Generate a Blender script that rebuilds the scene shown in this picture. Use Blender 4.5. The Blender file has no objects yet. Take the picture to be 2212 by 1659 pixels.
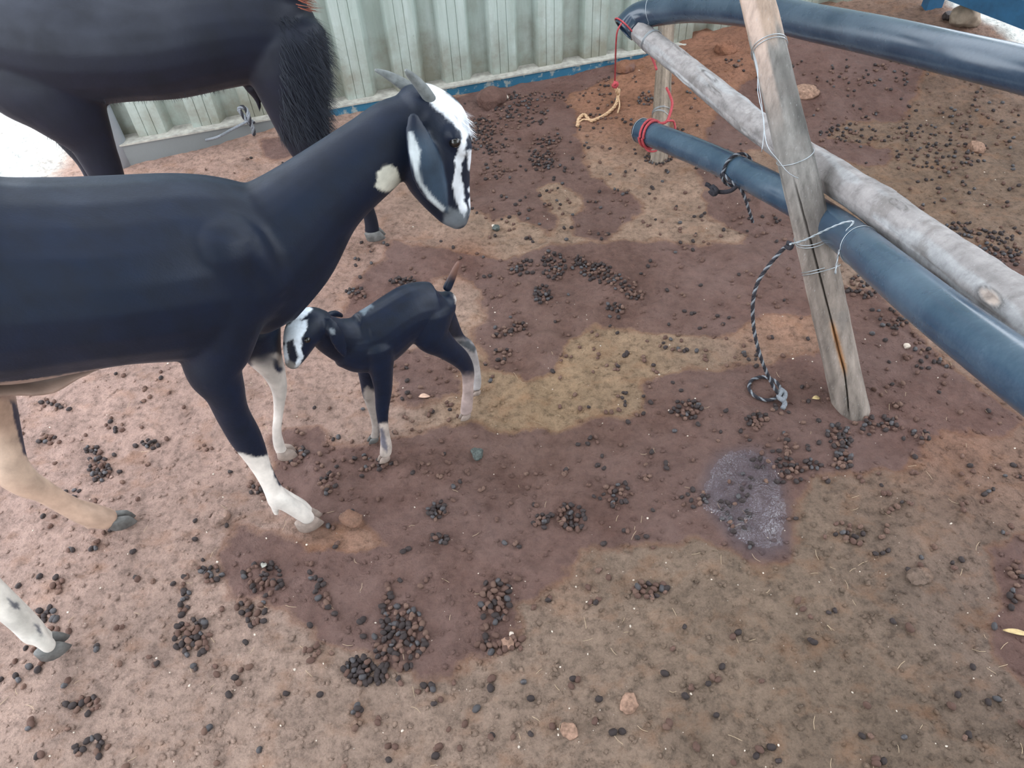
import bpy, bmesh, math, random
import numpy as np
from mathutils import Vector
from mathutils.bvhtree import BVHTree

# ------------------------------------------------------------------ camera, sky, sun, exposure
FPX, CX, CY, HC = 1560., 1106., 829.5, 1.30
_dn = np.array([94., -1480., -FPX]); _dn /= np.linalg.norm(_dn)
_up = -_dn
_fw = np.array([0, 0, -1.]); _y = _fw - _up*np.dot(_fw, _up); _y /= np.linalg.norm(_y)
_x = np.cross(_y, _up)
RM = np.array([_x, _y, _up])
CAM = np.array([0, 0, HC])
scn = bpy.context.scene
cd = bpy.data.cameras.new('camera'); cam = bpy.data.objects.new('camera', cd)
scn.collection.objects.link(cam)
cd.sensor_width = 36; cd.lens = FPX/2212*36; cd.clip_start = .02
from mathutils import Matrix
M4 = Matrix.Identity(4)
for i in range(3):
    for j in range(3): M4[i][j] = RM[i, j]
M4.translation = Vector(CAM)
cam.matrix_world = M4
scn.camera = cam

w = bpy.data.worlds.new('sky'); scn.world = w; w.use_nodes = True
bg = w.node_tree.nodes['Background']
bg.inputs[0].default_value = (.86, .93, 1.0, 1); bg.inputs[1].default_value = 4.2   # bright overcast daylight all round the open shed
scn.view_settings.view_transform = 'Standard'; scn.view_settings.look = 'None'
scn.view_settings.gamma = 1; scn.view_settings.use_curve_mapping = False
scn.view_settings.exposure = 0.16

rng = np.random.default_rng(7); random.seed(7)
COL = scn.collection

# ------------------------------------------------------------------ geometry helpers
def ray(px, py): return RM @ np.array([px-CX, -(py-CY), -FPX])
def proj(P):
    P = np.atleast_2d(P); c = (P-CAM) @ RM
    return np.stack([CX+FPX*c[:, 0]/-c[:, 2], CY-FPX*c[:, 1]/-c[:, 2], -c[:, 2]], 1)
def flat(px, py, z=0):
    d = ray(px, py); return CAM+d*((z-HC)/d[2])
def onplane(px, py, P, n):
    d = ray(px, py); return CAM+d*(np.dot(P-CAM, n)/np.dot(d, n))
def atd(px, py, dep): return CAM+ray(px, py)*(dep/FPX)

def hash2(ix, iy, s):
    h = (ix.astype(np.int64)*374761393 + iy.astype(np.int64)*668265263 + s*974634777) & 0xffffffff
    h = ((h ^ (h >> 13))*1274126177) & 0xffffffff
    return ((h ^ (h >> 16)) & 0xffff)/65535.
def vnoise(x, y, s=0):
    ix = np.floor(x); iy = np.floor(y); fx = x-ix; fy = y-iy
    fx = fx*fx*(3-2*fx); fy = fy*fy*(3-2*fy)
    a = hash2(ix, iy, s); b = hash2(ix+1, iy, s); c = hash2(ix, iy+1, s); d = hash2(ix+1, iy+1, s)
    return (a*(1-fx)+b*fx)*(1-fy)+(c*(1-fx)+d*fx)*fy
def fbm(x, y, o=4, s=0):
    t = 0; a = .5
    for i in range(o):
        t = t+a*(vnoise(x, y, s+i)-.5); x = x*2.03+11; y = y*2.03+5; a *= .5
    return t*2
def sstep(a, b, x):
    t = np.clip((x-a)/(b-a), 0, 1); return t*t*(3-2*t)

def hgt(x, y):
    x = np.asarray(x, float); y = np.asarray(y, float)
    z = .016*fbm(x*2.2, y*2.2, 3, 3) + .011*fbm(x*9, y*9, 3, 9) + .006*fbm(x*34, y*34, 2, 21)
    z = z + .007*np.maximum(0, fbm(x*22+3, y*22, 2, 31)-.25)*3
    z = z + .085*sstep(.35, 1.2, x)*sstep(2.3, 3.0, y) + .05*sstep(1.5, 2.2, x)*sstep(2.4, 3.2, y)
    z = z - .05*sstep(-.7, -1.5, x)*sstep(2.1, 2.6, y)
    near = 1-sstep(0., .25, np.hypot(x-.85, y-1.08))
    return z + .006*near
def G(px, py):
    z = 0.
    for _ in range(6):
        p = flat(px, py, z); z = float(hgt(p[0], p[1]))
    return flat(px, py, z)

def catmull(A, k):
    A = np.asarray(A, float); n = len(A); out = []
    for i in range(n-1):
        p0 = A[max(i-1, 0)]; p1 = A[i]; p2 = A[i+1]; p3 = A[min(i+2, n-1)]
        for j in range(k):
            t = j/k
            out.append(.5*((2*p1)+(-p0+p2)*t+(2*p0-5*p1+4*p2-p3)*t*t+(-p0+3*p1-3*p2+p3)*t**3))
    out.append(A[-1]); return np.array(out)

class MB:
    def __init__(s): s.v = []; s.f = []; s.n = 0
    def add(s, v, f):
        v = np.asarray(v, float); s.v.append(v)
        s.f += [tuple(int(i)+s.n for i in q) for q in f]; s.n += len(v); return s
    def mesh(s, name, smooth=True):
        m = bpy.data.meshes.new(name)
        m.from_pydata(np.concatenate(s.v).tolist(), [], s.f); m.update()
        if smooth: m.polygons.foreach_set('use_smooth', [True]*len(m.polygons))
        return m
def tag(o, label=None, cat=None, group=None, kind=None):
    if label: o['label'] = label
    if cat: o['category'] = cat
    if group: o['group'] = group
    if kind: o['kind'] = kind
    return o
def link(name, mesh, mat=None, parent=None):
    o = bpy.data.objects.new(name, mesh)
    if mat is not None and not mesh.materials: mesh.materials.append(mat)
    COL.objects.link(o)
    if parent is not None:
        o.parent = parent
        if parent.type == 'EMPTY' or True: o.matrix_parent_inverse = Matrix.Translation(-Vector(root_loc(parent)))
    return o
def root_loc(p):
    l = Vector(p.location)
    return l
def empty(name, loc):
    o = bpy.data.objects.new(name, None); o.location = loc; o.empty_display_size = .05; COL.objects.link(o); return o

def ringtube(P, ra, rb, A, B, seg=20, cap=True):
    """rings at P with radii ra along A[i], rb along B[i]"""
    n = len(P); th = np.linspace(0, 2*np.pi, seg, endpoint=False)
    V = (P[:, None]+ra[:, None, None]*np.cos(th)[None, :, None]*A[:, None]+rb[:, None, None]*np.sin(th)[None, :, None]*B[:, None]).reshape(-1, 3)
    F = []
    for i in range(n-1):
        for j in range(seg):
            k = (j+1) % seg
            F.append((i*seg+j, i*seg+k, (i+1)*seg+k, (i+1)*seg+j))
    if cap:
        V = np.vstack([V, P[0], P[-1]]); c0 = n*seg; c1 = c0+1
        for j in range(seg):
            k = (j+1) % seg
            F.append((c0, k, j)); F.append((c1, (n-1)*seg+j, (n-1)*seg+k))
    return V, F
def frames(P, up=np.array([0, 0, 1.])):
    T = np.gradient(P, axis=0); T /= np.linalg.norm(T, axis=1)[:, None]+1e-12
    A = []; a = np.cross(T[0], up)
    if np.linalg.norm(a) < .1: a = np.cross(T[0], [1, 0, 0])
    a /= np.linalg.norm(a)
    for t in T:
        a = a-t*np.dot(a, t); a /= np.linalg.norm(a); A.append(a.copy())
    A = np.array(A); return T, A, np.cross(T, A)
def tube(P, r, seg=10, k=6, cap=True):
    P = catmull(P, k); T, A, B = frames(P)
    if np.isscalar(r): r = np.full(len(P), float(r))
    else: r = np.interp(np.linspace(0, 1, len(P)), np.linspace(0, 1, len(r)), r)
    return ringtube(P, r, r, A, B, seg, cap)
def twisted(P, r, strands=3, pitch=.03, k=8, seg=6):
    """list of (verts, faces), one per strand of a laid rope"""
    P = catmull(P, k)
    L = np.concatenate([[0], np.cumsum(np.linalg.norm(np.diff(P, axis=0), axis=1))])
    n = max(8, int(L[-1]/(pitch/7)))
    s = np.linspace(0, L[-1], n)
    P = np.stack([np.interp(s, L, P[:, i]) for i in range(3)], 1)
    T, A, B = frames(P); out = []
    for q in range(strands):
        ph = 2*np.pi*(s/pitch+q/strands)
        Q = P+(.52*r)*(np.cos(ph)[:, None]*A+np.sin(ph)[:, None]*B)
        t2, a2, b2 = frames(Q)
        rr = np.full(n, .56*r)
        out.append(ringtube(Q, rr, rr, a2, b2, seg, True))
    return out

# ------------------------------------------------------------------ materials
def mat(name, rough=.6, spec=.5):
    m = bpy.data.materials.new(name); m.use_nodes = True
    b = m.node_tree.nodes['Principled BSDF']
    b.inputs['Roughness'].default_value = rough
    b.inputs['Specular IOR Level'].default_value = spec
    return m, m.node_tree, b
def N(nt, t, **kw):
    n = nt.nodes.new(t)
    for k, v in kw.items(): setattr(n, k, v)
    return n
def noise(nt, scale, detail=6, rough=.6, vec=None, dist=0):
    n = N(nt, 'ShaderNodeTexNoise'); n.inputs['Scale'].default_value = scale; n.inputs['Detail'].default_value = detail
    n.inputs['Roughness'].default_value = rough; n.inputs['Distortion'].default_value = dist
    if vec is not None: nt.links.new(vec, n.inputs['Vector'])
    return n.outputs['Fac']
def ramp(nt, fac, stops, interp='LINEAR'):
    r = N(nt, 'ShaderNodeValToRGB'); cr = r.color_ramp; cr.interpolation = interp
    while len(cr.elements) < len(stops): cr.elements.new(.5)
    for e, (p, c) in zip(cr.elements, stops):
        e.position = p; e.color = (c, c, c, 1) if np.isscalar(c) else (*c, 1)
    nt.links.new(fac, r.inputs[0]); return r.outputs[0]
def mix(nt, fac, a, b, mode='MIX'):
    m = N(nt, 'ShaderNodeMix'); m.data_type = 'RGBA'; m.blend_type = mode
    for s, v in ((m.inputs[0], fac), (m.inputs[6], a), (m.inputs[7], b)):
        if hasattr(v, 'is_output'): nt.links.new(v, s)
        elif np.isscalar(v): s.default_value = v
        else: s.default_value = (*v, 1)
    return m.outputs[2]
def math_(nt, op, a, b=None):
    m = N(nt, 'ShaderNodeMath', operation=op)
    for i, v in enumerate((a, b)):
        if v is None: continue
        if hasattr(v, 'is_output'): nt.links.new(v, m.inputs[i])
        else: m.inputs[i].default_value = v
    return m.outputs[0]
def bump(nt, h, strength, dist, b, prev=None):
    n = N(nt, 'ShaderNodeBump'); n.inputs['Strength'].default_value = strength; n.inputs['Distance'].default_value = dist
    nt.links.new(h, n.inputs['Height'])
    if prev is not None: nt.links.new(prev, n.inputs['Normal'])
    if b is not None: nt.links.new(n.outputs[0], b.inputs['Normal'])
    return n.outputs[0]
def objco(nt, sx=1, sy=1, sz=1):
    t = N(nt, 'ShaderNodeTexCoord'); mp = N(nt, 'ShaderNodeMapping'); mp.inputs['Scale'].default_value = (sx, sy, sz)
    nt.links.new(t.outputs['Object'], mp.inputs[0]); return mp.outputs[0]
def attr(nt, name):
    a = N(nt, 'ShaderNodeAttribute'); a.attribute_name = name; return a

def set_color(me, name, rgb):
    ca = me.color_attributes.new(name, 'FLOAT_COLOR', 'POINT')
    a = np.ones((len(me.vertices), 4), np.float32); a[:, :3] = rgb; ca.data.foreach_set('color', a.ravel())
def set_float(me, name, v):
    a = me.attributes.new(name, 'FLOAT', 'POINT'); a.data.foreach_set('value', np.asarray(v, np.float32))
def coords(me):
    a = np.empty(len(me.vertices)*3, np.float32); me.vertices.foreach_get('co', a); return a.reshape(-1, 3).astype(float)

def mat_ground():
    m, nt, b = mat('dirt', .9, .25); L = nt.links.new
    co = objco(nt)
    dry = attr(nt, 'dry').outputs['Color']; st = attr(nt, 'stain').outputs['Fac']; wet = attr(nt, 'wet').outputs['Fac']
    n1 = noise(nt, 9, 8, .62, co); n2 = noise(nt, 55, 8, .7, co); n3 = noise(nt, 240, 6, .7, co)
    v = ramp(nt, n1, [(.3, .74), (.7, 1.16)])
    c = mix(nt, 1, dry, v, 'MULTIPLY')
    v2 = ramp(nt, n2, [(.34, .55), (.5, .96), (.7, 1.15)]); c = mix(nt, 1, c, v2, 'MULTIPLY')
    v3 = ramp(nt, n3, [(.3, .8), (.6, 1.06)]); c = mix(nt, 1, c, v3, 'MULTIPLY')
    # warm rust specks
    n4 = noise(nt, 14, 5, .6, objco(nt, 1, 1.3, 1)); c = mix(nt, ramp(nt, n4, [(.52, 0.), (.72, .35)]), c, (.42, .19, .09))
    e = math_(nt, 'ADD', st, math_(nt, 'MULTIPLY', math_(nt, 'SUBTRACT', noise(nt, 13, 9, .6, co), .5), .9))
    sm = ramp(nt, e, [(.44, 0.), (.56, 1.)])
    edge = ramp(nt, e, [(.34, 0.), (.46, .5), (.6, 0.)])
    c = mix(nt, edge, c, (.27, .12, .07))
    stc = mix(nt, 1, ramp(nt, n1, [(.3, (.160, .080, .066)), (.7, (.240, .128, .106))]), ramp(nt, n2, [(.3, .78), (.7, 1.15)]), 'MULTIPLY')
    mv = ramp(nt, noise(nt, 4.5, 5, .6, co), [(.4, 0.), (.62, .55)]); stc = mix(nt, mv, stc, (.245, .150, .135))
    c = mix(nt, math_(nt, 'MULTIPLY', sm, .88), c, stc)
    c = mix(nt, math_(nt, 'MULTIPLY', wet, .8), c, (.17, .125, .135))
    # pale grains
    vo = N(nt, 'ShaderNodeTexVoronoi'); vo.inputs['Scale'].default_value = 130; L(co, vo.inputs['Vector'])
    sp = ramp(nt, vo.outputs['Distance'], [(.05, 1.), (.09, 0.)])
    sel = ramp(nt, noise(nt, 40, 2, .5, co), [(.58, 0.), (.66, 1.)])
    c = mix(nt, math_(nt, 'MULTIPLY', math_(nt, 'MULTIPLY', sp, sel), .6), c, (.60, .46, .38))
    L(c, b.inputs['Base Color'])
    r = math_(nt, 'SUBTRACT', .93, math_(nt, 'MULTIPLY', sm, .22)); r = math_(nt, 'SUBTRACT', r, math_(nt, 'MULTIPLY', wet, .4))
    L(r, b.inputs['Roughness'])
    h = math_(nt, 'ADD', math_(nt, 'MULTIPLY', n2, .7), math_(nt, 'MULTIPLY', n3, .3))
    h = math_(nt, 'ADD', h, math_(nt, 'MULTIPLY', noise(nt, 30, 6, .6, objco(nt, 1, 1.2, 1)), 1.0))
    bump(nt, h, 1.0, .030, b)
    return m
def mat_coat(name, scale=60, rough=.46):
    m, nt, b = mat(name, rough, .28); L = nt.links.new
    c = attr(nt, 'coat').outputs['Color']
    n = noise(nt, scale*.5, 5, .55, objco(nt, .7, 1.1, .7)); n2 = noise(nt, scale*6, 4, .6, objco(nt, .5, 1.2, .6))
    v = ramp(nt, n, [(.3, .75), (.7, 1.3)]); c = mix(nt, 1, c, v, 'MULTIPLY')
    L(c, b.inputs['Base Color'])
    b.inputs['Sheen Weight'].default_value = .022; b.inputs['Sheen Roughness'].default_value = .45
    b.inputs['Sheen Tint'].default_value = (.6, .75, 1, 1)
    L(ramp(nt, n, [(.3, rough+.1), (.7, rough-.05)]), b.inputs['Roughness'])
    bump(nt, math_(nt, 'ADD', math_(nt, 'MULTIPLY', n, .2), math_(nt, 'MULTIPLY', n2, .5)), .3, .0022, b)
    return m
def mat_plain(name, col, rough=.6, spec=.5, ns=0, amt=.25, bs=0, metal=0):
    m, nt, b = mat(name, rough, spec)
    b.inputs['Metallic'].default_value = metal
    if ns:
        n = noise(nt, ns, 6, .6, objco(nt)); v = ramp(nt, n, [(.3, 1-amt), (.7, 1+amt)])
        nt.links.new(mix(nt, 1, col, v, 'MULTIPLY'), b.inputs['Base Color'])
        if bs: bump(nt, n, .6, bs, b)
    else: b.inputs['Base Color'].default_value = (*col, 1)
    return m
def mat_pipe(name, base, dust, damt):
    m, nt, b = mat(name, .3, .85); co = objco(nt, .6, 1.4, 1.4)
    n = noise(nt, 7, 5, .55, co, 0); n2 = noise(nt, 110, 6, .7, co)
    f = ramp(nt, n, [(.30, .1*damt), (.75, damt)]); f = math_(nt, 'MULTIPLY', f, ramp(nt, n2, [(.3, .5), (.65, 1.)]))
    nt.links.new(mix(nt, f, base, dust), b.inputs['Base Color'])
    nt.links.new(ramp(nt, n, [(.3, .17), (.8, .36)]), b.inputs['Roughness'])
    bump(nt, math_(nt, 'ADD', n, math_(nt, 'MULTIPLY', n2, .2)), .15, .003, b); return m
def mat_wood(name, bs=.004, ax=(1, 1, 1)):
    m, nt, b = mat(name, .85, .2)
    c = attr(nt, 'wood').outputs['Color']
    n = noise(nt, 30, 8, .7, objco(nt, *ax)); n2 = noise(nt, 160, 6, .7, objco(nt, *ax)); n3 = noise(nt, 14, 5, .6, objco(nt))
    c = mix(nt, 1, c, ramp(nt, n, [(.3, .62), (.5, 1.), (.72, 1.25)]), 'MULTIPLY')
    c = mix(nt, ramp(nt, n3, [(.58, 0.), (.66, .45)]), c, (.16, .14, .13))
    c = mix(nt, ramp(nt, n2, [(.6, 0.), (.72, .5)]), c, (.5, .5, .5))
    nt.links.new(c, b.inputs['Base Color'])
    bump(nt, math_(nt, 'ADD', n, math_(nt, 'MULTIPLY', n2, .5)), .7, bs, b); return m
def mat_steel():
    m, nt, b = mat('painted_sheet', .42, .5)
    co = objco(nt); t = N(nt, 'ShaderNodeTexCoord'); sx = N(nt, 'ShaderNodeSeparateXYZ'); nt.links.new(t.outputs['Object'], sx.inputs[0])
    z = sx.outputs['Z']
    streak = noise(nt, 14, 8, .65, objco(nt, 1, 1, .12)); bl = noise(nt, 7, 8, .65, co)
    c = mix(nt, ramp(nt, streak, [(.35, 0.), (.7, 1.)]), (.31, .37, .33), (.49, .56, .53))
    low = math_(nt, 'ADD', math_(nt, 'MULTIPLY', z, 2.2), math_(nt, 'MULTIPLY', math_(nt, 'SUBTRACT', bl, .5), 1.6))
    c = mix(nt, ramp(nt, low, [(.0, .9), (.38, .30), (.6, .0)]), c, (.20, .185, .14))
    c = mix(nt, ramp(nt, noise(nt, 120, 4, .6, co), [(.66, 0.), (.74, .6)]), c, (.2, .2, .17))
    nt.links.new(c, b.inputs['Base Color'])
    bump(nt, bl, .15, .003, b); return m
def mat_rail():
    m, nt, b = mat('peeling_blue_paint', .5, .5)
    n = noise(nt, 26, 9, .7, objco(nt)); n2 = noise(nt, 5, 5, .6, objco(nt))
    c = mix(nt, ramp(nt, n, [(.54, 0.), (.6, 1.)]), (.022, .125, .215), (.26, .29, .28))
    t = N(nt, 'ShaderNodeTexCoord'); sx = N(nt, 'ShaderNodeSeparateXYZ'); nt.links.new(t.outputs['Object'], sx.inputs[0])
    k = ramp(nt, math_(nt, 'ADD', math_(nt, 'MULTIPLY', sx.outputs['X'], .5), math_(nt, 'ADD', math_(nt, 'MULTIPLY', n, .25), .55)), [(.28, 1.), (.36, 0.)])
    c = mix(nt, k, c, (.17, .18, .18))
    nt.links.new(c, b.inputs['Base Color']); bump(nt, n, .5, .003, b); return m

M = dict(
    ground=mat_ground(), steel=mat_steel(), rail=mat_rail(),
    ledge=mat_plain('dusty_ledge', (.36, .34, .30), .8, .3, 40, .3, .002),
    outside=mat_plain('overexposed_ground', (.72, .68, .62), .95, .1, 6, .1),  # outdoor sunlight put into a near-white ground colour
    roof=mat_plain('grey_roof_sheet', (.35, .37, .38), .6, .4),
    bluepaint=mat_plain('blue_paint', (.018, .085, .17), .5, .5, 20, .25),
    greypanel=mat_plain('grey_panel', (.30, .33, .36), .5, .4, 6, .12),
    pipe=mat_pipe('black_plastic_pipe', (.007, .022, .048), (.15, .21, .27), .30),
    pipe2=mat_pipe('dusty_blue_pipe', (.010, .032, .064), (.16, .23, .29), .34),
    bark=mat_wood('grey_bark', .006), postwood=mat_wood('weathered_wood', .004, (2.2, 1, .5)),
    wire=mat_plain('galvanised_wire', (.42, .45, .48), .4, .5, metal=.7),
    black_rope=mat_plain('black_rope', (.030, .028, .034), .8, .2, 200, .4), white_rope=mat_plain('white_rope', (.20, .21, .23), .8, .2, 200, .3),
    jute=mat_plain('straw_rope', (.55, .36, .22), .9, .1, 200, .4), red=mat_plain('red_string', (.40, .06, .07), .7, .3, 150, .3),
    coat=mat_coat('goat_coat'), coat2=mat_coat('shaggy_coat', 40, .5), coat3=mat_coat('kid_coat', 110, .4),
    horn=mat_plain('grey_horn', (.13, .14, .14), .55, .4, 60, .4, .003),
    hoof=mat_plain('dark_hoof', (.11, .105, .10), .55, .4, 60, .4, .002), palehoof=mat_plain('pale_hoof', (.26, .20, .17), .6, .3, 60, .3, .002),
    eye=mat_plain('dark_eye', (.01, .008, .007), .08, .6), furb=mat_plain('black_hair', (.006, .009, .018), .55, .3), furw=mat_plain('white_hair', (.66, .68, .72), .6, .3),
    furr=mat_plain('rust_hair', (.25, .07, .04), .6, .3),
    drop_dark=mat_plain('dark_dropping', (.040, .029, .028), .7, .25, 300, .5, .001), drop_brown=mat_plain('dusty_dropping', (.115, .066, .052), .85, .2, 300, .4, .001),
    drop_grey=mat_plain('greyish_dropping', (.062, .055, .058), .5, .4, 300, .5, .001), drop_tan=mat_plain('dirt_coated_dropping', (.15, .092, .072), .9, .1, 300, .4, .001),
    crumb=mat_plain('dirt_crumb', (.28, .17, .125), .95, .1, 80, .5), palecrumb=mat_plain('pale_grit', (.60, .50, .42), .9, .2, 80, .3),
    stone=mat_plain('dusty_stone', (.27, .165, .12), .95, .1, 90, .5, .008), greystone=mat_plain('grey_green_stone', (.075, .085, .078), .6, .3, 200, .6, .002),
    brownrock=mat_plain('brown_rock', (.22, .17, .13), .9, .2, 20, .4, .008),
    straw=mat_plain('straw', (.60, .45, .30), .8, .2), leaf=mat_plain('dry_leaf', (.55, .40, .20), .7, .3, 60, .3), paleleaf=mat_plain('pale_leaf', (.62, .40, .30), .7, .3, 60, .3),
)
def mat_water():
    m = bpy.data.materials.new('wet_film'); m.use_nodes = True; nt = m.node_tree; nt.nodes.clear()
    out = N(nt, 'ShaderNodeOutputMaterial'); tr = N(nt, 'ShaderNodeBsdfTransparent'); tr.inputs[0].default_value = (.97, .96, 1, 1)
    gl = N(nt, 'ShaderNodeBsdfGlossy'); gl.inputs['Roughness'].default_value = .03
    mx = N(nt, 'ShaderNodeMixShader')
    n = noise(nt, 150, 3, .6, objco(nt)); n2 = noise(nt, 40, 3, .6, objco(nt)); h = math_(nt, 'ADD', n, n2)
    bp = N(nt, 'ShaderNodeBump'); bp.inputs['Strength'].default_value = 1.; bp.inputs['Distance'].default_value = .030
    nt.links.new(h, bp.inputs['Height']); nt.links.new(bp.outputs[0], gl.inputs['Normal'])
    mx.inputs[0].default_value = .13; nt.links.new(tr.outputs[0], mx.inputs[1]); nt.links.new(gl.outputs[0], mx.inputs[2]); nt.links.new(mx.outputs[0], out.inputs[0])
    return m
M['water'] = mat_water()

# ------------------------------------------------------------------ ground
STAINS = [
 [(985,215),(1060,200),(1180,190),(1250,240),(1250,290),(1255,350),(1310,400),(1390,425),(1375,465),(1300,525),(1250,505),(1235,470),(1280,445),(1240,400),(1150,393),(1165,440),(1215,485),(1190,503),(1110,462),(1060,478),(1020,450),(960,440),(950,300)],
 [(830,560),(860,525),(1000,548),(1100,560),(1200,530),(1420,520),(1600,525),(1620,500),(1540,470),(1530,420),(1590,380),(1700,430),(1790,500),(1790,690),(1650,685),(1560,722),(1440,715),(1290,702),(1240,735),(1210,805),(1140,812),(1060,785),(1035,700),(1040,625),(980,592),(930,610),(800,705),(740,685),(760,620)],
 [(850,770),(930,730),(1005,790),(990,850),(900,880),(850,870)],
 [(590,940),(680,925),(720,960),(860,940),(1000,920),(1150,930),(1300,905),(1410,880),(1400,825),(1480,790),(1600,790),(1780,765),(1850,850),(1900,880),(2010,900),(2000,980),(1900,1010),(1780,1015),(1740,1050),(1705,1110),(1705,1205),(1640,1215),(1560,1185),(1480,1165),(1380,1185),(1250,1195),(1210,1250),(1130,1295),(1110,1385),(1040,1425),(900,1445),(800,1435),(640,1355),(560,1300),(480,1290),(470,1200),(500,1130),(600,1150),(700,1190),(840,1170),(790,1105),(700,1110),(600,1040)],
 [(1700,120),(1900,125),(1985,170),(1960,260),(1830,265),(1790,300),(1930,315),(1910,355),(1760,345),(1640,330),(1500,340),(1560,230),(1640,180)],
 [(1880,470),(1980,500),(2230,560),(2230,800),(2150,760),(2000,600)],
 [(1800,620),(1900,640),(2060,800),(2200,900),(2130,935),(1950,915),(1850,870)],
 [(1000,200),(1100,170),(1330,140),(1340,165),(1180,230),(1060,240)],
 [(560,300),(640,285),(640,330),(570,345)], [(2140,1180),(2230,1150),(2230,1480),(2160,1400)],
 [(1480,330),(1560,310),(1640,370),(1620,430),(1520,400)],
]
WETP = [(1560,975),(1610,962),(1665,985),(1690,1040),(1688,1100),(1702,1190),(1650,1207),(1580,1180),(1540,1120),(1515,1070),(1535,1010)]
def sdist(poly, X, Y):
    P = np.array([flat(*p)[:2] for p in poly]); Q = np.roll(P, -1, 0)
    d = np.full(X.shape, 1e9); ins = np.zeros(X.shape, bool)
    for a, b in zip(P, Q):
        e = b-a; t = np.clip(((X-a[0])*e[0]+(Y-a[1])*e[1])/(e@e), 0, 1)
        d = np.minimum(d, np.hypot(X-a[0]-t*e[0], Y-a[1]-t*e[1]))
        c = ((a[1] > Y) != (b[1] > Y)) & (X < (b[0]-a[0])*(Y-a[1])/(b[1]-a[1]+1e-12)+a[0]); ins ^= c
    return np.where(ins, d, -d)
# ground tints, soft spots of soil colour, lower right also darkened for weaker light: (px, py, radius m, colour, weight)
TINT = [(120,1000,.55,(.56,.37,.32),1),(400,900,.4,(.57,.36,.29),1),(200,1450,.35,(.55,.38,.31),1),(700,560,.3,(.56,.34,.27),1),
 (400,350,.5,(.58,.36,.29),1),(1150,880,.18,(.46,.30,.17),1.2),(1300,780,.2,(.46,.30,.18),1),(900,1550,.4,(.46,.32,.25),1),(1400,1400,.35,(.40,.28,.205),1),
 (1800,1400,.4,(.27,.185,.13),1.7),(2050,1550,.4,(.22,.155,.112),1.7),(2100,1000,.25,(.30,.17,.125),1.4),(1150,430,.25,(.50,.33,.23),1),(1400,450,.3,(.48,.31,.22),1),
 (1420,190,.38,(.43,.19,.11),1.9),(1640,130,.3,(.37,.16,.10),1.9),(1000,560,.08,(.34,.15,.09),1.2),(760,1150,.10,(.42,.20,.12),1.2),(2040,960,.10,(.42,.20,.13),1.2),(1700,700,.12,(.45,.24,.16),1.2),
 (2050,320,.5,(.27,.175,.12),1.6),(2000,150,.4,(.22,.12,.085),1.6),(700,1180,.07,(.40,.18,.10),1),(1215,1240,.06,(.36,.18,.11),1),(2150,1350,.2,(.36,.25,.22),1.2),(1900,420,.2,(.34,.20,.12),1)]
gx = np.concatenate([np.linspace(-9, -1.75, 40), np.arange(-1.74, 2.55, .0085), np.linspace(2.56, 8, 30)])
gy = np.concatenate([np.linspace(-5, .15, 30), np.arange(.16, 3.75, .0085), np.linspace(3.76, 12, 30)])
X, Y = np.meshgrid(gx, gy); X = X.ravel(); Y = Y.ravel(); Z = hgt(X, Y)
nx, ny = len(gx), len(gy)
me = bpy.data.meshes.new('floor')
ii = (np.arange(ny-1)[:, None]*nx+np.arange(nx-1)[None]).ravel()
F = np.stack([ii, ii+1, ii+nx+1, ii+nx], 1).astype(np.int32)
me.vertices.add(nx*ny); me.vertices.foreach_set('co', np.stack([X, Y, Z], 1).astype(np.float32).ravel())
me.loops.add(F.size); me.loops.foreach_set('vertex_index', F.ravel())
me.polygons.add(len(F)); me.polygons.foreach_set('loop_start', np.arange(0, F.size, 4, dtype=np.int32))
me.update(calc_edges=True); me.validate()
me.polygons.foreach_set('use_smooth', [True]*len(me.polygons))
R0 = flat(2040, -2, .20); R1 = flat(2212, 65, .20); rd = R1-R0; rd[2] = 0; rd /= np.linalg.norm(rd)      # lower edge of the low right-hand beam
def soil(X, Y):
    wX = X+.03*fbm(X*6, Y*6, 3, 51); wY = Y+.03*fbm(X*6, Y*6, 3, 61); st = np.full(X.shape, -1e9)
    for p in STAINS: st = np.maximum(st, sdist(p, wX, wY))
    num = np.zeros((len(X), 3)); den = np.zeros(len(X)); num += .25*np.array([.50, .34, .26]); den += .25
    for px, py, r, c, wt in TINT:
        g = flat(px, py); k = wt*np.exp(-((wX-g[0])**2+(wY-g[1])**2)/(r*r)); num += k[:, None]*np.array(c); den += k
    dry = num/den[:, None]
    out = sstep(-1.62, -1.75, wX)*sstep(1.9, 2.3, Y); out = np.maximum(out, sstep(2.5, 2.7, X)); out = np.maximum(out, sstep(3.75, 3.9, Y)); out = np.maximum(out, sstep(.12, .18, rd[0]*(Y-R0[1])-rd[1]*(X-R0[0]))*sstep(1.93, 2.0, X-.3*(Y-3.3)))   # sunlit ground outside the shed, its glare painted as near-white soil
    return np.clip(.5+st/.10, 0, 1), sstep(-.03, .02, sdist(WETP, wX, wY)), dry*(1-out[:, None])+out[:, None]*np.array([.88, .86, .80])
def paint_soil(me_, X, Y, gain=1.):
    a, b_, c = soil(X, Y); set_float(me_, 'stain', a); set_float(me_, 'wet', b_); set_color(me_, 'dry', np.clip(c*gain, 0, .95))
paint_soil(me, X, Y)
fl = link('floor', me, M['ground']); tag(fl, kind='structure')

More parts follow.
